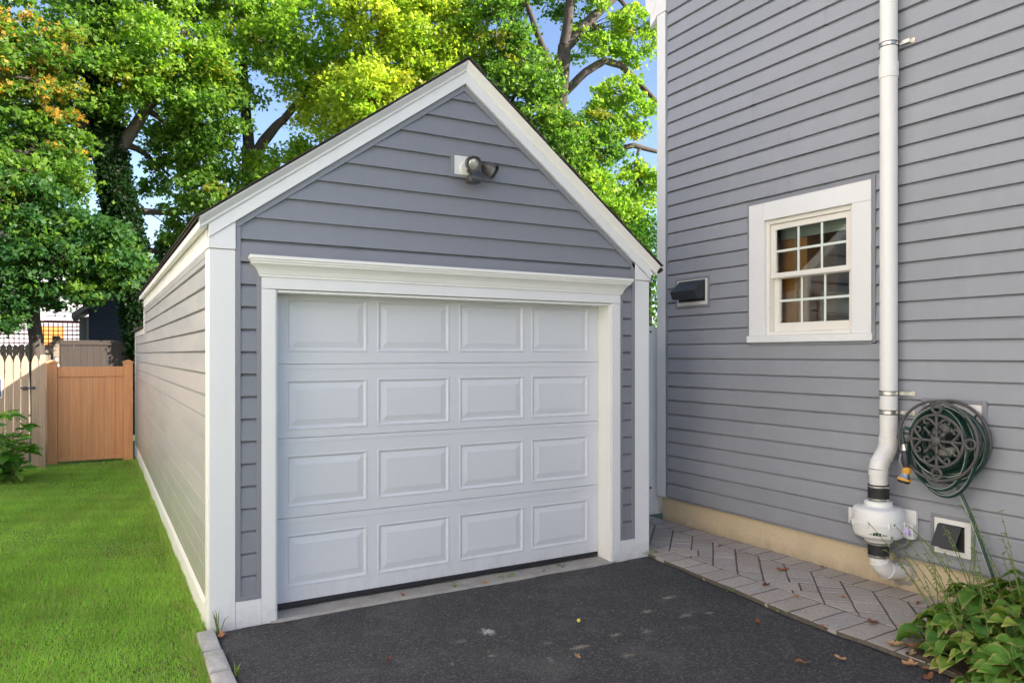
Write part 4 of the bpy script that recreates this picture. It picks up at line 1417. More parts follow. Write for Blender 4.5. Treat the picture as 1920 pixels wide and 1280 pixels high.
for x0, x1 in ((-1.396, -1.306), (-1.520, -1.430), (-1.612, -1.532), (-1.712, -1.622), (-1.815, -1.725), (-1.918, -1.828), (-2.02, -1.93), (-2.124, -2.034), (-2.228, -2.138), (-2.33, -2.24), (-2.43, -2.34)):
    picket(pf, M['picket'], x0, x1, 7.985, 8.004, .04, 1.655 + random.uniform(-.006, .006), .11)
MB().ext([(-1.303, 7.975, -.02), (-1.222, 7.975, -.02), (-1.222, 7.975, 1.665), (-1.285, 7.975, 1.665), (-1.303, 7.975, 1.56)], (0, .08, 0)).build('post', M['picket'], pf, bevel=.003)
for z in (.35, 1.32):
    box('rail', M['picket'], pf, -2.44, -1.43, 8.005, 8.043, z, z + .085, .003)
    box('rail', M['picket'], pf, -1.395, -1.30, 8.005, 8.043, z, z + .085, .003)
la = thing('gate_latch', 'black metal slide latch on the picket gate', 'latch', (-1.45, 7.98, 1.18))
box('latch_plate', M['latch'], la, -1.500, -1.440, 7.976, 7.984, 1.150, 1.205, .002)
MB().tube([(-1.53, 7.965, 1.185), (-1.36, 7.965, 1.180)], .010, 8).build('latch_bolt', M['latch'], la, True)
MB().tube([(-1.475, 7.965, 1.185), (-1.475, 7.945, 1.165)], .008, 8).build('bolt_knob', M['latch'], la, True)
box('latch_keeper', M['latch'], la, -1.385, -1.35, 7.972, 7.984, 1.160, 1.205, .002)
sg = thing('fence_sign', 'small dark sign with white border on the picket fence', 'sign', (-1.83, 7.98, 1.05))
box('border', M['block'], sg, -1.915, -1.745, 7.978, 7.984, 1.045, 1.340, .002)
box('sign_face', M['sign'], sg, -1.900, -1.760, 7.974, 7.9775, 1.062, 1.322, .001)

gt = thing('tan_gate', 'tan woodgrain vinyl gate with capped posts behind the lawn', 'gate', (-.65, 8.4, 0))
for x0, x1 in ((-1.232, -1.090), (-.203, -.067)):
    p = box('post', M['gate'], gt, x0, x1, 8.36, 8.50, -.02, 1.535, .004)
    c = MB()
    c.box(x0 - .012, x1 + .012, 8.348, 8.512, 1.535, 1.556)
    c.loft([[(x0 - .006, 8.354, 1.556), (x1 + .006, 8.354, 1.556), (x1 + .006, 8.506, 1.556), (x0 - .006, 8.506, 1.556)], [(x0 + .05, 8.42, 1.585), (x1 - .05, 8.42, 1.585), (x1 - .05, 8.44, 1.585), (x0 + .05, 8.44, 1.585)]])
    c.build('post_cap', M['gate'], p, bevel=.002)
box('top_rail', M['gate'], gt, -1.089, -.204, 8.385, 8.430, 1.322, 1.480, .006)
box('bottom_rail', M['gate'], gt, -1.089, -.204, 8.385, 8.430, .030, .100, .006)
xs = [-1.088, -.935, -.778, -.622, -.466, -.312, -.205]
for i in range(6):
    box('board', M['gate'], gt, xs[i] + .0015, xs[i + 1] - .0015, 8.398, 8.420, .101, 1.321, .004)

wf = thing('weathered_fence', 'grey weathered wooden picket fence standing behind the near fence', 'fence', (-2.6, 13, 0))
x = -4.6
while x < -1.34:
    picket(wf, M['old_fence'], x, x + .096, 13.0, 13.02, .05, 1.87 + random.uniform(-.012, .012), .055)
    x += .103
box('rail', M['old_fence'], wf, -4.6, -1.31, 12.955, 12.999, 1.70, 1.77, .004)
box('rail', M['old_fence'], wf, -4.6, -1.31, 12.955, 12.999, .45, .53, .004)
po = box('post', M['old_fence'], wf, -1.33, -1.235, 12.95, 13.05, 0, 1.88, .004)
MB().lathe([(.05, 0), (.062, .01), (.062, .03), (.04, .045), (.028, .09), (.040, .14), (.028, .18), (.05, .20)], (-1.275, 12.7, 1.42), n=16).build('finial', M['kerb'], wf, True)
box('finial_post', M['kerb'], wf, -1.33, -1.22, 12.65, 12.75, 0, 1.42, .004)
mf = thing('mocha_fence', 'brown vinyl privacy fence of vertical boards under the trees', 'fence', (0, 13.2, 0))
x = -1.215
while x < 3.2:
    box('board', M['mocha'], mf, x, x + .1175, 13.2, 13.222, .08, 1.86, .004)
    x += .120
box('top_rail', M['mocha'], mf, -1.22, 3.2, 13.18, 13.24, 1.861, 1.965, .006)
box('bottom_rail', M['mocha'], mf, -1.22, 3.2, 13.18, 13.24, 0, .079, .006)
box('post', M['mocha'], mf, -1.235, -1.2205, 13.16, 13.28, 0, 2.06, .006) if False else box('post', M['mocha'], mf, -1.36, -1.221, 13.15, 13.28, 0, 2.05, .006)

# ------------------------------------------------------------------ buildings beyond the fences
def lap_wall(name, mat, parent, x0, x1, y, z0, z1, ex, depth=.02, axis='x'):
    mb = MB(); z = z0
    while z < z1:
        e = min(ex, z1 - z)
        if axis == 'x': mb.ext([(x0, y, z), (x0, y - depth, z), (x0, y - .002, z + e), (x0, y, z + e)], (x1 - x0, 0, 0))
        else: mb.ext([(y, x0, z), (y + depth, x0, z), (y + .002, x0, z + e), (y, x0, z + e)], (0, x1 - x0, 0))
        z += ex
    return mb.build(name, mat, parent)


shd = thing('navy_shed', 'dark navy clapboard shed with pale rake behind the brown fence', 'shed', (.8, 18, 0))
lap_wall('siding', M['navy'], shd, -.73, 3.6, 17.0, 0, 2.95, .16)
box('wall_core', M['navy'], shd, -.72, 3.6, 17.001, 20, 0, 2.95)
lap_wall('side_siding', M['grey_clap'], shd, -.93, -.735, 17.05, 0, 2.62, .13)
box('corner_board', M['grey_clap'], shd, -.78, -.725, 16.96, 16.98, 0, 2.62, .004)
MB().ext([(-1.10, 16.75, 2.58), (-.72, 16.75, 2.86), (1.4, 16.75, 4.5), (1.4, 16.75, 4.62), (-.72, 16.75, 3.0), (-1.10, 16.75, 2.70)], (0, 3.4, 0)).build('roof', M['grey_clap'], shd)
MB().ext([(1.4, 16.75, 4.5), (3.9, 16.75, 2.7), (3.9, 16.75, 2.82), (1.4, 16.75, 4.62)], (0, 3.4, 0)).build('roof', M['dark_roof'], shd)
MB().ext([(-.73, 17.0, 2.95), (3.6, 17.0, 2.95), (1.4, 17.0, 4.45)], (0, .1, 0)).build('gable', M['navy'], shd)

wh = thing('white_house', 'white clapboard house glimpsed through the leaves beyond the fences', 'house', (-4.5, 25, 0))
lap_wall('siding', M['white_clap'], wh, -9, -.4, 23.0, 0, 4.6, .145, .03)
box('wall_core', M['white_clap'], wh, -9, -.4, 23.001, 30, 0, 4.6)
box('corner_board', M['white_clap'], wh, -.52, -.36, 22.93, 22.968, 0, 4.6, .01)
MB().ext([(-9.4, 22.6, 4.6), (.1, 22.6, 4.6), (-4.6, 22.6, 6.6)], (0, 8, 0)).build('roof', M['dark_roof'], wh)
for x0 in (-2.95, -5.2):
    w = box('window', M['white_clap'], wh, x0, x0 + .95, 22.90, 22.968, 2.7, 4.2, .01)
    box('pane', M['black_plastic'], w, x0 + .09, x0 + .86, 22.885, 22.899, 2.8, 4.1)
box('door', M['curtain'], wh, -2.05, -1.45, 22.90, 22.968, .9, 2.55, .01)

dk = thing('red_deck', 'red stained wooden deck with lattice railing in front of the white house', 'deck', (-2.8, 20, 0))
box('floor', M['red_deck'], dk, -5.5, -.95, 19.6, 22.8, 1.52, 1.62, .01)
for x0 in (-5.4, -4.3, -3.2, -2.02, -.98):
    box('post', M['red_deck'], dk, x0, x0 + .09, 19.6, 19.69, 0, 2.62, .005)
for z in (1.74, 2.55):
    box('rail', M['red_deck'], dk, -5.4, -.93, 19.585, 19.63, z, z + .06, .004)
lt = MB(); x = -5.3
while x < -.98:
    lt.box(x, x + .022, 19.64, 19.655, 1.80, 2.55); x += .115
z = 1.86
while z < 2.55:
    lt.box(-5.35, -.95, 19.656, 19.668, z, z + .022); z += .115
lt.build('lattice', M['red_deck'], dk)['kind'] = 'stuff'

nh = thing('neighbour_house', 'pale sunlit clapboard house unseen left of the yard, sized to bounce light', 'house', (-9, 2, 0))
NX = -4.1  # wall out of view; its nearness and height shaped to bounce warm light
lap_wall('siding', M['lav_clap'], nh, -13.0, 7.6, NX, .3, 10.4, .14, .02, 'y')
box('wall_core', M['lav_clap'], nh, -12, NX - .001, -13.0, 7.6, 0, 10.4)
MB().ext([(NX + .3, -13.3, 10.4), (-8, -13.3, 12.4), (-12.3, -13.3, 10.4)], (0, 21.2, 0)).build('roof', M['dark_roof'], nh)
for y0 in (-9.5, -5.6, -1.6, 2.4, 4.9):
    for z0 in (1.3, 4.4, 7.5):
        w = box('window', M['trim'], nh, NX + .025, NX + .06, y0, y0 + 1.0, z0, z0 + 1.6, .01)
        box('pane', M['black_plastic'], w, NX + .061, NX + .07, y0 + .1, y0 + .9, z0 + .1, z0 + 1.5)

# ------------------------------------------------------------------ trees
def leaf_cloud(C, size, nrm_up=.55):
    """C (n,3) leaf centres -> lobed leaves of six corners each"""
    n = len(C)
    N = RNG.normal(0, .75, (n, 3)); N[:, 2] += nrm_up
    N /= np.linalg.norm(N, axis=1)[:, None]
    A = RNG.normal(0, 1, (n, 3)); U = np.cross(N, A); U /= np.linalg.norm(U, axis=1)[:, None]; W = np.cross(N, U)
    s = (size * RNG.uniform(.65, 1.25, n))[:, None]
    pts = [(-.50, 0, 0), (.02, .50, -.10), (.10, .20, .03), (.58, 0, -.08), (.10, -.20, .03), (.02, -.50, -.10)]
    V = np.stack([C + s * (a * U + b * W + c * N) for a, b, c in pts], 1).reshape(-1, 3)
    return V, np.arange(6 * n).reshape(-1, 6)


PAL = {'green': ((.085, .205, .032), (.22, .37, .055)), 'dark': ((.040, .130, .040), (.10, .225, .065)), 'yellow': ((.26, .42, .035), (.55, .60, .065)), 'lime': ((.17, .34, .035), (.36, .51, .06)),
       'orange': ((.50, .27, .05), (.70, .46, .10)), 'ivy': ((.010, .038, .010), (.022, .070, .016))}


def curve(a, b, bend, n=6):
    a, b = Vector(a), Vector(b); d = b - a
    p = Vector((random.uniform(-1, 1), random.uniform(-1, 1), random.uniform(-.2, 1))) * bend * d.length
    return [a + d * t + p * (4 * t * (1 - t)) * .5 for t in [i / n for i in range(n + 1)]]


def tree(name, label, base, trunks, blobs, leaf, per, ivy=False, bark='bark'):
    """trunks: list of (points, radii); blobs: (centre, radii, clumps, palette, clump radius)"""
    t = thing(name, label, 'tree', base)
    nodes = []
    for pts, rd in trunks:
        P = []; Q = []
        for i in range(len(pts) - 1):
            for k in range(4):
                f = k / 4
                P.append(Vector(pts[i]).lerp(Vector(pts[i + 1]), f) + Vector((math.sin(i * 2.1 + k) * .02, math.cos(i * 1.7 + k) * .02, 0))); Q.append(rd[i] + (rd[i + 1] - rd[i]) * f)
        P.append(Vector(pts[-1])); Q.append(rd[-1])
        MB().tube(P, Q, 12).build('trunk' if pts is trunks[0][0] else 'limb', M[bark], t, True)
        nodes += [(p, q) for p, q in zip(P, Q) if p.z > 1.8]
    Vs, Fs, Cs = [], [], []
    br = MB(); cnt = 0
    allC, allT = [], []
    for (c, rad_, ncl, pal, cr) in blobs:
        c = Vector(c)
        nb = min(nodes, key=lambda q: (q[0] - c).length)
        lp = curve(nb[0], c, .25, 6)
        r0 = min(nb[1] * .6, .10)
        br.tube(lp, [r0 * (1 - .75 * i / 6) + .006 for i in range(7)], 7)
        for k in range(int(ncl * 2.5)):
            d = RNG.normal(0, 1, 3); d /= np.linalg.norm(d)
            rr = RNG.uniform(.25, 1.0) ** .55
            cc = np.array(c) + d * rr * np.array(rad_)
            st = lp[random.randint(2, 6)]
            if k % 3 == 0: br.tube(curve(st, cc, .2, 4), [.016, .013, .010, .007, .004], 5)
            r_ = cr * .66 * RNG.uniform(.5, 1.4)
            m = int(per * .92 * (r_ / (cr * .66)) ** 2)
            q = RNG.normal(0, .46, (m, 3)) * np.array([r_, r_, r_ * .52]) + cc
            q[:, 2] -= .25 * ((q[:, 0] - cc[0]) ** 2 + (q[:, 1] - cc[1]) ** 2) / r_
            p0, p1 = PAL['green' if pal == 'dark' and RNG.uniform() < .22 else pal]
            mixv = np.clip(RNG.normal(.45, .25) + RNG.normal(0, .22, m), 0, 1)[:, None]
            col = np.array(p0) + (np.array(p1) - np.array(p0)) * mixv
            if pal == 'orange':
                gm = RNG.uniform(0, 1, m) < .5
                col[gm] = np.array(PAL['green'][0]) + (np.array(PAL['green'][1]) - np.array(PAL['green'][0])) * RNG.uniform(0, 1, gm.sum())[:, None]
            if pal in ('green', 'lime', 'yellow') and RNG.uniform() < .06:
                col = col * .4 + np.array([.36, .30, .03]) * .6
            allC.append(q); allT.append(col)
    Cn = np.vstack(allC); Tn = np.vstack(allT)
    V, F = leaf_cloud(Cn, leaf)
    me = mesh_np('crown', V, F); face_colours(me, Tn)
    o = link('crown', me, M['leaf'], t); o['kind'] = 'stuff'
    br.build('branches', M[bark], t, True)['kind'] = 'stuff'
    if ivy:
        pts, rd = trunks[0]
        n = 24000
        i = RNG.integers(0, len(pts) - 1, n); f = RNG.uniform(0, 1, n)[:, None]
        A = np.array([list(p) for p in pts]); rr = np.array(rd)
        c = A[i] * (1 - f) + A[i + 1] * f
        a = RNG.uniform(0, 2 * np.pi, n); r_ = (rr[i] + (rr[i + 1] - rr[i]) * f[:, 0]) + np.abs(RNG.normal(.03, .07, n))
        c[:, 0] += np.cos(a) * r_; c[:, 1] += np.sin(a) * r_
        V, F = leaf_cloud(c, .085, .1)
        me = mesh_np('ivy', V, F)
        p0, p1 = PAL['ivy']
        face_colours(me, np.array(p0) + (np.array(p1) - np.array(p0)) * RNG.uniform(0, 1, n)[:, None])
        o = link('ivy', me, M['leaf'], t); o['kind'] = 'stuff'
    return t


# big maple with an ivy covered trunk, left
tree('ivy_maple', 'tall maple with ivy-covered leaning trunk left of the garage roof', (.55, 13.2, 0),
     [([(.55, 13.2, -.1), (.45, 13.2, 1.6), (.22, 13.2, 3.0), (0, 13.2, 4.2), (-.22, 13.2, 5.4), (-.42, 13.3, 6.8), (-.5, 13.4, 8.4), (-.3, 13.5, 10.5)], [.36, .33, .30, .28, .26, .22, .16, .06]),
      ([(-.3, 13.2, 5.8), (.6, 13.0, 7.4), (1.3, 12.9, 9.2)], [.15, .10, .05]), ([(-.3, 13.2, 5.6), (-1.2, 13.1, 7.0), (-1.9, 13.2, 8.6)], [.14, .10, .05])],
     [((-.9, 13.0, 7.6), (1.5, 1.3, 1.2), 60, 'green', .5), ((.9, 12.7, 8.0), (1.4, 1.2, 1.2), 60, 'lime', .5), ((.0, 13.4, 9.9), (1.9, 1.5, 1.2), 60, 'green', .5),
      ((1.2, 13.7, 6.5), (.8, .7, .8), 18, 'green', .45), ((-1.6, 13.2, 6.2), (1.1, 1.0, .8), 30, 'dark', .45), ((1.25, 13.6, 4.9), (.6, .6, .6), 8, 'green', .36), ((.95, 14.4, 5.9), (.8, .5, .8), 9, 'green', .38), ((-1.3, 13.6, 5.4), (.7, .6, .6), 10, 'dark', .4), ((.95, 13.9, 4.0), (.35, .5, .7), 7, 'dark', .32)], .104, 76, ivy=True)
# maple behind the garage, centre
tree('forked_maple', 'broad green maple with forked trunk rising behind the garage', (2.7, 13.6, 0),
     [([(2.7, 13.6, -.1), (2.72, 13.6, 3.0), (2.68, 13.6, 5.2), (2.62, 13.6, 6.6)], [.30, .26, .22, .19]), ([(2.62, 13.6, 6.4), (2.50, 13.5, 7.6), (2.46, 13.5, 9.0), (2.5, 13.6, 11)], [.14, .12, .10, .05]),
      ([(2.64, 13.6, 6.3), (3.0, 13.4, 6.9), (3.35, 13.2, 7.3)], [.14, .12, .09]), ([(3.35, 13.2, 7.3), (4.2, 13.2, 8.6), (5.0, 13.3, 10.0)], [.09, .08, .04]), ([(2.66, 13.6, 5.6), (3.8, 13.5, 6.2), (5.2, 13.4, 7.4)], [.12, .09, .05])],
     [((1.6, 12.9, 7.4), (1.0, 1.1, 1.3), 46, 'green', .5), ((3.2, 12.6, 9.2), (1.5, 1.2, 1.4), 60, 'lime', .5), ((3.4, 13.0, 5.9), (1.3, 1.1, .9), 36, 'lime', .48), ((1.9, 13.2, 5.3), (.9, .9, .8), 22, 'green', .45),
      ((4.6, 12.8, 7.9), (1.2, 1.2, 1.2), 50, 'yellow', .5), ((2.0, 13.2, 10.2), (1.6, 1.3, 1.0), 40, 'green', .5)], .104, 76)
# yellowing maple, nearest the ridge
tree('yellow_maple', 'maple turning bright yellow green above the garage ridge', (6.2, 11.9, 0),
     [([(6.2, 11.9, -.1), (6.2, 11.9, 3.0), (6.1, 11.9, 6.0), (5.9, 11.9, 8.4), (5.8, 11.9, 11)], [.28, .25, .20, .14, .05]), ([(6.15, 11.9, 5.4), (6.9, 11.8, 7.0), (7.4, 11.8, 8.8)], [.13, .09, .04]), ([(6.1, 11.9, 5.6), (5.2, 11.6, 7.0), (4.7, 11.5, 8.2)], [.12, .09, .04])],
     [((5.3, 11.3, 9.6), (1.4, 1.1, 1.5), 75, 'yellow', .5), ((6.4, 11.4, 8.9), (1.3, 1.1, 1.4), 62, 'yellow', .5), ((4.9, 11.2, 7.5), (1.1, 1.0, .9), 46, 'yellow', .48), ((6.1, 11.3, 7.0), (1.4, 1.0, .9), 54, 'yellow', .48),
      ((5.2, 11.6, 6.0), (1.2, 1.0, .8), 40, 'lime', .45), ((6.8, 12.0, 5.6), (1.5, 1.0, 1.0), 36, 'lime', .48), ((5.8, 12.2, 11.0), (1.8, 1.3, 1.0), 46, 'yellow', .5)], .104, 76)
# right hand tree with bare arching limbs
tree('arching_tree', 'open-crowned tree with bare arching limbs between garage and house', (9.3, 11.2, 0),
     [([(9.3, 11.2, -.1), (9.35, 11.1, 3.0), (9.45, 10.9, 5.6), (9.5, 10.6, 7.6), (9.35, 10.1, 9.2)], [.30, .27, .23, .19, .16]), ([(9.35, 10.1, 9.2), (9.42, 10.0, 10.2), (9.6, 10.0, 11.8)], [.13, .11, .06]),
      ([(9.35, 10.1, 9.1), (10.0, 10.0, 9.9), (10.85, 10.0, 10.7), (11.8, 10.0, 11.9)], [.13, .12, .10, .05]), ([(9.5, 10.5, 8.1), (9.95, 10.1, 8.65), (10.5, 10.0, 9.0), (11.0, 10.0, 9.0), (11.5, 10.0, 8.7), (12.1, 10.0, 8.3), (12.8, 10.1, 7.7)], [.11, .10, .09, .085, .08, .07, .05]),
      ([(9.5, 10.7, 6.3), (10.6, 10.3, 6.8), (11.5, 10.1, 7.05), (12.4, 10.1, 7.0)], [.10, .08, .07, .05]), ([(9.0, 10.2, 8.6), (8.5, 10.1, 9.4), (8.1, 10.1, 10.4)], [.09, .07, .04]), ([(9.3, 10.1, 9.0), (9.0, 10.2, 8.6)], [.10, .09])],
     [((8.3, 10.4, 8.0), (1.0, 1.0, 1.3), 56, 'green', .42), ((9.0, 10.0, 6.6), (1.0, .9, 1.0), 56, 'green', .42), ((7.6, 10.6, 9.6), (1.0, 1.0, 1.0), 44, 'green', .42), ((9.9, 10.0, 5.6), (.9, .8, .8), 46, 'lime', .40), ((8.4, 10.2, 5.9), (.9, .8, .8), 40, 'green', .42),
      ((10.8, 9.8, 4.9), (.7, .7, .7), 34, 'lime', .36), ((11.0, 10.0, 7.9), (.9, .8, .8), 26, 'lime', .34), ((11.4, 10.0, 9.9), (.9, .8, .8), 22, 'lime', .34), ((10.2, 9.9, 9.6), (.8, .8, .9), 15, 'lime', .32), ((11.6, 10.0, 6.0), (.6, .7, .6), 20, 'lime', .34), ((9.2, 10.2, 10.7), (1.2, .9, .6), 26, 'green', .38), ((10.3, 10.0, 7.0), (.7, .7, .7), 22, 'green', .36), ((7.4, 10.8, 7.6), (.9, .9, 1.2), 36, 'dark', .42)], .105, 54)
# low dark maple over the fences
tree('dark_maple', 'low dark green maple with slim trunk above the weathered fence', (-1.62, 12.2, 0),
     [([(-1.55, 12.2, -.1), (-1.58, 12.2, 1.8), (-1.66, 12.2, 3.0), (-1.7, 12.2, 4.2), (-1.6, 12.2, 5.4)], [.14, .125, .11, .08, .03])],
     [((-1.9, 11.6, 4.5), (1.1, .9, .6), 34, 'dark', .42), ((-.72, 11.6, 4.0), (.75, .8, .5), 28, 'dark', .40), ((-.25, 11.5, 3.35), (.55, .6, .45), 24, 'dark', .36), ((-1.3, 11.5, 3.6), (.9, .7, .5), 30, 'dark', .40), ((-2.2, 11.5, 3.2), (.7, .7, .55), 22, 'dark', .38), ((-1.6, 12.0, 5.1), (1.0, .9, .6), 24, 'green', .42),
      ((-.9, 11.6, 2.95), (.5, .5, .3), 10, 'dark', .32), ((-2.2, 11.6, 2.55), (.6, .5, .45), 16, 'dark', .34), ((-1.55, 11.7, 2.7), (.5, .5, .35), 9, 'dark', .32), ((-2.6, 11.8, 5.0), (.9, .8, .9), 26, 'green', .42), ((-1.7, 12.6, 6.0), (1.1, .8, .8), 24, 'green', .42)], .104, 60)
# orange tree beyond, top left
tree('orange_maple', 'maple with orange autumn leaves at the upper left edge', (-3.1, 12.6, 0),
     [([(-3.1, 12.6, -.1), (-3.0, 12.6, 3), (-2.8, 12.5, 5.5), (-2.4, 12.4, 8.5)], [.18, .15, .11, .04])],
     [((-1.85, 12.0, 7.4), (.80, .5, 1.1), 10, 'orange', .30), ((-1.35, 12.0, 6.9), (.65, .4, .7), 6, 'orange', .28), ((-2.4, 12.2, 7.0), (.6, .5, .9), 8, 'orange', .30), ((-1.2, 12.1, 5.5), (.55, .3, .45), 3, 'orange', .26), ((-1.9, 12.2, 7.3), (.7, .5, 1.0), 7, 'green', .34), ((-2.3, 12.6, 9.0), (.8, .6, .7), 20, 'green', .42)], .10, 50)
# hedge seen in the slot between garage and house
hd_ = thing('evergreen_hedge', 'dense green evergreen showing in the slot between garage and house', 'hedge', (9.9, 7.6, 0))
n = 16000
c = RNG.normal(0, 1, (n, 3)); c /= np.linalg.norm(c, axis=1)[:, None]
c = c * (RNG.uniform(.5, 1, n) ** .5)[:, None] * np.array([1.3, .8, 2.5]) + np.array([9.9, 7.6, 2.3])
c = c[c[:, 2] > 0]
V, F = leaf_cloud(c, .075, .2)
me = mesh_np('foliage', V, F); face_colours(me, np.array([.04, .13, .015]) + (np.array([.10, .25, .025]) - np.array([.04, .13, .015])) * RNG.uniform(0, 1, len(c))[:, None])
link('foliage', me, M['leaf'], hd_)['kind'] = 'stuff'
MB().tube([(9.9, 7.6, -.05), (9.9, 7.6, 3.6)], [.1, .03], 8).build('stem', M['bark'], hd_, True)

# ------------------------------------------------------------------ hosta, shrub, weeds, fallen leaves
def hosta_leaf(L, W, bend, fold, name):
    nu, nv = 7, 6
    V, F, UV = [], [], []
    for i in range(nu + 1):
        t = i / nu
        w = W * (math.sin(math.pi * min(1, t ** .72)) ** .8) * (1 - .12 * t) + .004
        for j in range(nv + 1):
            s = j / nv * 2 - 1
            x = L * t * (1 - .12 * bend * t)
            z = L * (.42 * t - bend * t * t) + abs(s) * w * fold + .004 * math.sin(abs(s) * 9) * (1 - t)
            V.append((x, s * w + .006 * math.sin(t * 11 + s * 2), z + .010 * math.sin(t * 9 + s * 3)))
            UV.append((max(abs(s) ** 2, t ** 3), t))
    for i in range(nu):
        for j in range(nv):
            a = i * (nv + 1) + j
            F.append((a, a + nv + 1, a + nv + 2, a + 1))
    me = mesh_np(name, np.array(V), np.array(F), True)
    uv = me.uv_layers.new(name='UVMap')
    d = np.array([UV[v] for f in F for v in f], dtype=np.float32)
    uv.data.foreach_set('uv', d.ravel())
    me.materials.append(M['hosta'])
    return me


HL = [hosta_leaf(.20, .058, .55, .28, 'leaf'), hosta_leaf(.17, .052, .75, .20, 'leaf'), hosta_leaf(.22, .060, .95, .15, 'leaf'), hosta_leaf(.15, .044, .60, .35, 'leaf'), hosta_leaf(.18, .050, 1.15, .25, 'leaf')]
hosta = thing('hosta', 'nearer leafy hosta clump with scorched leaf edges in the lower right corner', 'plant', (3.5, -2.9, 0))
hosta_back = thing('hosta', 'farther hosta clump with tall seed stalks against the house foundation', 'plant', (4.0, -2.5, 0))
crowns = [(3.62, -2.40, .20), (3.92, -2.36, .30), (3.86, -2.60, .32), (4.06, -2.56, .38), (3.42, -2.62, .18), (3.64, -2.72, .27), (3.30, -2.86, .17), (3.52, -2.98, .22), (3.85, -2.92, .32), (4.06, -2.90, .38)]
for ci, (cx, cy, ch) in enumerate(crowns):
    n_ = 58
    for k in range(n_):
        a = k * 2.399 + random.uniform(-.3, .3)
        tier = k / n_
        rr = .02 + .19 * (1 - tier ** 1.3) * random.uniform(.7, 1.1)
        z = .025 + ch * (tier ** .6) * random.uniform(.85, 1.05)
        x, y = cx + math.cos(a) * rr, cy + math.sin(a) * rr
        if x > HX - .10: continue
        o = bpy.data.objects.new('leaf', random.choice(HL)); COL.objects.link(o)
        o.location = (x, y, z)
        o.rotation_euler = (random.uniform(-.5, .5), random.uniform(-.15, .60) - .35 * tier, a + random.uniform(-.5, .5))
        sc = random.uniform(.46, .84); o.scale = (sc, sc * random.uniform(.9, 1.2), sc)
        attach(o, hosta_back if ci in (0, 1, 2, 3, 9) else hosta)
# arching seed stalks with pods
for k in range(30):
    cx, cy, ch = random.choice(crowns[:5])
    b = Vector((cx + random.uniform(-.08, .08), cy + random.uniform(-.06, .10), ch * .6))
    dirx = random.uniform(-.55, .25); diry = random.uniform(-.05, .50)
    L = random.uniform(.35, .72)
    tip = b + Vector((dirx * L, diry * L * 1.1, L * random.uniform(.65, .95)))
    if tip.x > HX - .06: tip.x = HX - .06 - random.uniform(0, .1)
    mid = b.lerp(tip, .55) + Vector((0, 0, .10 * L))
    P = [b * (1 - t) ** 2 + mid * 2 * t * (1 - t) + tip * t * t for t in [i / 8 for i in range(9)]]
    s_ = MB().tube(P, [.0032 - .0002 * i for i in range(9)], 5).build('seed_stalk', M['stem'], hosta_back, True)
    pods = MB()
    for i in range(3, 9):
        p = P[i]
        for e in (0, 1):
            d = Vector((random.uniform(-1, 1), random.uniform(-1, 1), random.uniform(-.9, .3))).normalized() * random.uniform(.012, .026)
            pods.tube([p, p + d * .5, p + d], [.0012, .0034, .0012], 5)
    pods.build('seed_pods', M['stem'], s_, True)['kind'] = 'stuff'
pet = MB()
for k in range(5):
    a = k * 1.257
    pet.tube([(3.93, -1.92, .575), (3.92 + math.cos(a) * .012, -1.92 + math.sin(a) * .012, .548), (3.915 + math.cos(a) * .026, -1.92 + math.sin(a) * .026, .512)], [.003, .010, .003], 6)
pet.build('flower', M['petal'], hosta_back, True)
MB().tube([(3.85, -2.30, .25), (3.88, -2.08, .50), (3.93, -1.92, .58)], .003, 5).build('flower_stalk', M['stem'], hosta_back, True)


def small_leaf(L, W, name, mat, curl=.2):
    P = [(0, 0, 0), (.18, .30, .02), (.42, .50, .03), (.70, .36, .0), (1, 0, -.12), (.70, -.36, 0), (.42, -.50, .03), (.18, -.30, .02)]
    V = [(x * L, y * W * 2, (z - curl * abs(y) * abs(y)) * L) for x, y, z in P] + [(.18 * L, 0, -.03 * L), (.42 * L, 0, -.05 * L), (.70 * L, 0, -.06 * L)]
    F = [(0, 8, 1), (1, 8, 9, 2), (2, 9, 10, 3), (3, 10, 4), (0, 7, 8), (7, 6, 9, 8), (6, 5, 10, 9), (5, 4, 10)]
    me = bpy.data.meshes.new(name); me.from_pydata(V, [], F); me.update()
    me.materials.append(mat)
    return me


SL = [small_leaf(.11, .036, 'leaf', M['shrub']), small_leaf(.095, .034, 'leaf', M['shrub'], .5), small_leaf(.13, .040, 'leaf', M['shrub'], -.2)]
shrub = thing('bramble_shrub', 'bright leafy bramble shrub at the left edge before the picket fence', 'shrub', (-1.75, 6.9, 0))
tips = []
for k in range(34):
    a = random.uniform(0, 2 * math.pi)
    b = Vector((-1.68 + random.uniform(-.2, .2), 6.95 + random.uniform(-.25, .25), 0))
    tip = Vector((-1.66 + math.cos(a) * random.uniform(.05, .44), 6.95 + math.sin(a) * random.uniform(.1, .6), random.uniform(.12, .90)))
    if tip.x > -1.42 and tip.z > .60: tip.z = .45
    P = curve(b, tip, .25, 5)
    MB().tube(P, [.005, .0045, .004, .0035, .003, .002], 5).build('cane', M['stem'], shrub, True)
    tips.append(P)
for k in range(298):
    P = random.choice(tips); p = P[random.choice((1, 2, 3, 3, 4, 4, 5, 5, 5))]
    o = bpy.data.objects.new('leaf', random.choice(SL)); COL.objects.link(o)
    o.location = p + Vector((random.uniform(-.05, .05), random.uniform(-.05, .05), random.uniform(-.03, .04)))
    o.rotation_euler = (random.uniform(-.6, .6), random.uniform(-.3, .7), random.uniform(0, 6.28))
    sc = random.uniform(1.1, 1.8); o.scale = (sc, sc, sc)
    attach(o, shrub)


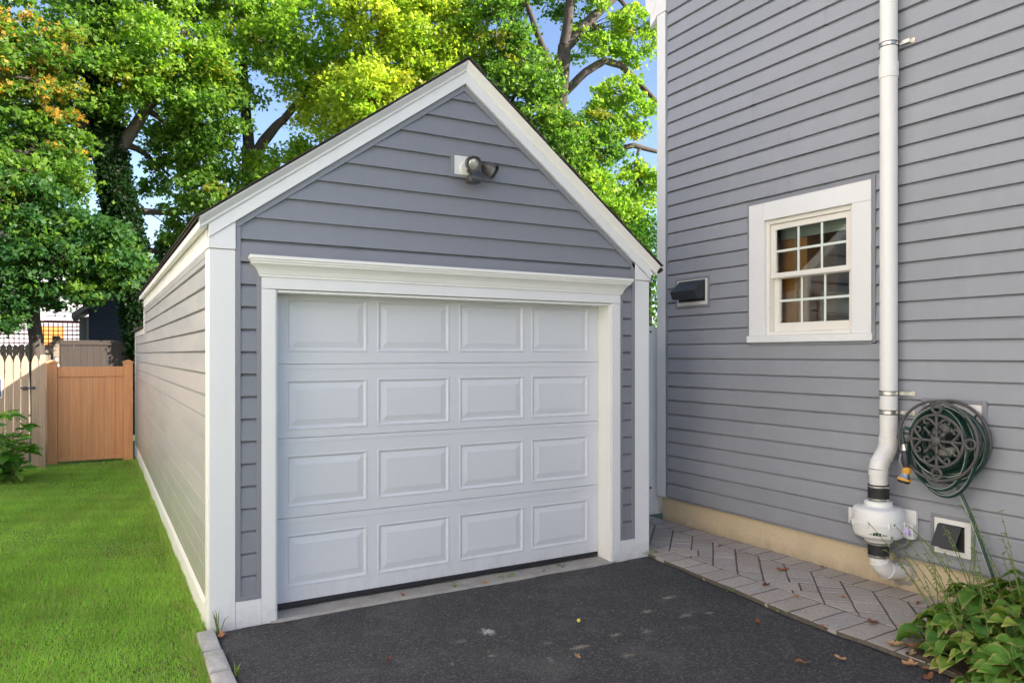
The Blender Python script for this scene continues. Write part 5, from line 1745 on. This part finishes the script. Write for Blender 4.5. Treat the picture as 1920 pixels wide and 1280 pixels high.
def weed(name, label, x, y, z, n, h, spread, blade=False):
    t = thing(name, label, 'weed', (x, y, z))
    for k in range(n):
        a = random.uniform(0, 6.28)
        tip = Vector((x + math.cos(a) * spread * random.uniform(.3, 1), y + math.sin(a) * spread * random.uniform(.3, 1), z + h * random.uniform(.5, 1)))
        if blade:
            MB().tube([(x + random.uniform(-.01, .01), y + random.uniform(-.01, .01), z), Vector((x, y, z)).lerp(tip, .6) + Vector((0, 0, h * .15)), tip], [.003, .0025, .0006], 4).build('blade', M['stem'], t, True)
        else:
            MB().tube([(x, y, z), tip], [.002, .001], 4).build('stalk', M['stem'], t, True)
            o = bpy.data.objects.new('leaf', random.choice(SL)); COL.objects.link(o)
            o.location = tip; sc = random.uniform(.18, .32); o.scale = (sc, sc, sc); o.rotation_euler = (random.uniform(-.4, .4), random.uniform(-.4, .2), a)
            attach(o, t)
    return t


weed('clover_weed', 'tiny round-leaved weed at the foot of the right corner board', 3.40, -.03, 0, 7, .05, .05)
weed('grass_tuft', 'tall thin grass tuft against the left corner board', .045, -.045, 0, 7, .17, .07, True)
weed('seam_weed', 'small green weed in the apron seam left of centre', 1.66, .045, 0, 6, .03, .04)
weed('seam_weed', 'green weed sprouting in the middle of the apron seam', 2.08, .05, 0, 9, .03, .06)
weed('seam_weed', 'little weed in the apron seam toward the right jamb', 2.60, .06, 0, 5, .025, .04)
weed('edge_weed', 'green weed where the pavers meet the driveway', 3.29, -1.46, 0, 8, .03, .07)
weed('edge_weed', 'faint weed between driveway and far border pavers', 3.32, -1.0, 0, 5, .02, .05)
weed('edge_grass', 'short grass tuft beside the near kerb stone', .045, -.70, 0, 6, .08, .04, True)

def dead_leaf(L, seed, curl, lobes):
    rr = random.Random(seed); n = 18; V = [(0, 0, .004)]; F = []
    rings = 3
    for q in range(1, rings + 1):
        for i in range(n):
            a = i / n * 2 * math.pi
            r0 = (.5 + .16 * math.cos(a * lobes) + rr.uniform(-.05, .05)) * q / rings
            x, y = r0 * math.cos(a) * 1.25, r0 * math.sin(a) * .75
            V.append((x * L, y * L, L * (curl * (y * y * 1.6 + .25 * x * x) + .05 * math.sin(a * 3 + seed) * q / rings) + .002))
    for i in range(n):
        F.append((0, 1 + i, 1 + (i + 1) % n))
    for q in range(rings - 1):
        for i in range(n):
            a_, b_ = 1 + q * n + i, 1 + q * n + (i + 1) % n
            F.append((a_, a_ + n, b_ + n, b_))
    me = bpy.data.meshes.new('fallen_leaf'); me.from_pydata(V, [], F); me.update(); me.materials.append(M['dead'])
    return me


DL = [dead_leaf(.062, 1, 1.2, 5), dead_leaf(.055, 2, .7, 3), dead_leaf(.070, 3, 1.8, 2), dead_leaf(.050, 4, .9, 5)]
LV = [(4.05, -.18, 'orange-brown leaf near the far end of the paver path', .8), (4.26, -.21, 'dark curled leaf against the far foundation edge', .8), (3.94, -.93, 'tan leaf crumpled mid path beyond the vent pipe', 1.0), (4.27, -1.03, 'orange leaf lying against the foundation before the fan', 1.0),
      (3.55, -1.11, 'pale tan leaf on the border pavers mid path', .9), (3.53, -1.38, 'thin rust leaf across the inner border joint', .9), (2.97, -1.55, 'dark red curled leaf on the asphalt near the path', .9), (3.27, -1.80, 'tan leaf on the asphalt edge of the path', 1.0),
      (3.53, -1.94, 'bright orange pointed leaf on the near border pavers', 1.1), (2.72, -2.08, 'long tan curled leaf on the asphalt, nearest the camera', 1.3), (2.94, -2.15, 'small beige leaf on the asphalt near the hosta', .7), (4.12, -1.87, 'rust coloured leaf on the pavers beside the hosta', 1.0),
      (1.71, -1.41, 'small orange leaf on open asphalt below the ball', .7), (1.07, -1.16, 'tiny pinkish leaf scrap on the left asphalt', .5), (.79, -.94, 'tan leaf scrap on the asphalt left of the white spill', .7), (2.40, .03, 'brown leaf caught in the apron seam', .8),
      (1.87, .0, 'rust leaf lying along the apron edge', .9), (.055, -.11, 'curled orange leaf stuck beside the first kerb stone', 1.3), (3.33, -2.22, 'broad tan leaf between pavers and hosta', 1.2), (3.30, -2.33, 'brown leaf at the soil edge under the hosta', 1.1), (3.20, -2.38, 'pale curled leaf at the asphalt corner by the hosta', 1.1), (3.14, -2.52, 'crumpled tan leaf below the hosta at the frame bottom', 1.1), (3.38, -2.28, 'reddish leaf tucked under the hosta rim', 1.0)]
LV += [(3.22, -2.45, 'rust leaf on the asphalt rim below the hosta', .9), (3.36, -2.40, 'dull brown leaf on the soil left of the hosta', 1.0), (3.18, -2.62, 'tan leaf flat on the asphalt under the hosta overhang', .9), (1.25, .03, 'small dark leaf at the left of the apron seam', .6), (3.33, -1.62, 'tiny tan leaf on the driveway edge pavers', .5), (3.80, -1.55, 'small ochre leaf among the herringbone pavers', .6)]
for i, (x, y, lb, sc) in enumerate(LV):
    o = bpy.data.objects.new('fallen_leaf', DL[i % 4]); COL.objects.link(o)
    o.location = (x, y, .034 if x > 3.27 and y < .5 else .012)
    o.rotation_euler = (random.uniform(-.25, .25), random.uniform(-.25, .1), random.uniform(0, 6.28)); o.scale = (sc, sc, sc)
    o.scale = (sc * .82, sc * .82, sc * .82)
    tag(o, lb, 'leaf', 'fallen leaves')
ball = MB().lathe([(.0118 * math.sin(math.pi * i / 10) + .0001, .012 - .012 * math.cos(math.pi * i / 10)) for i in range(11)], (2.033, -.961, 0), n=18).build('yellow_ball', M['yellow'], None, True)
tag(ball, 'tiny yellow ball lying on the asphalt driveway', 'ball')
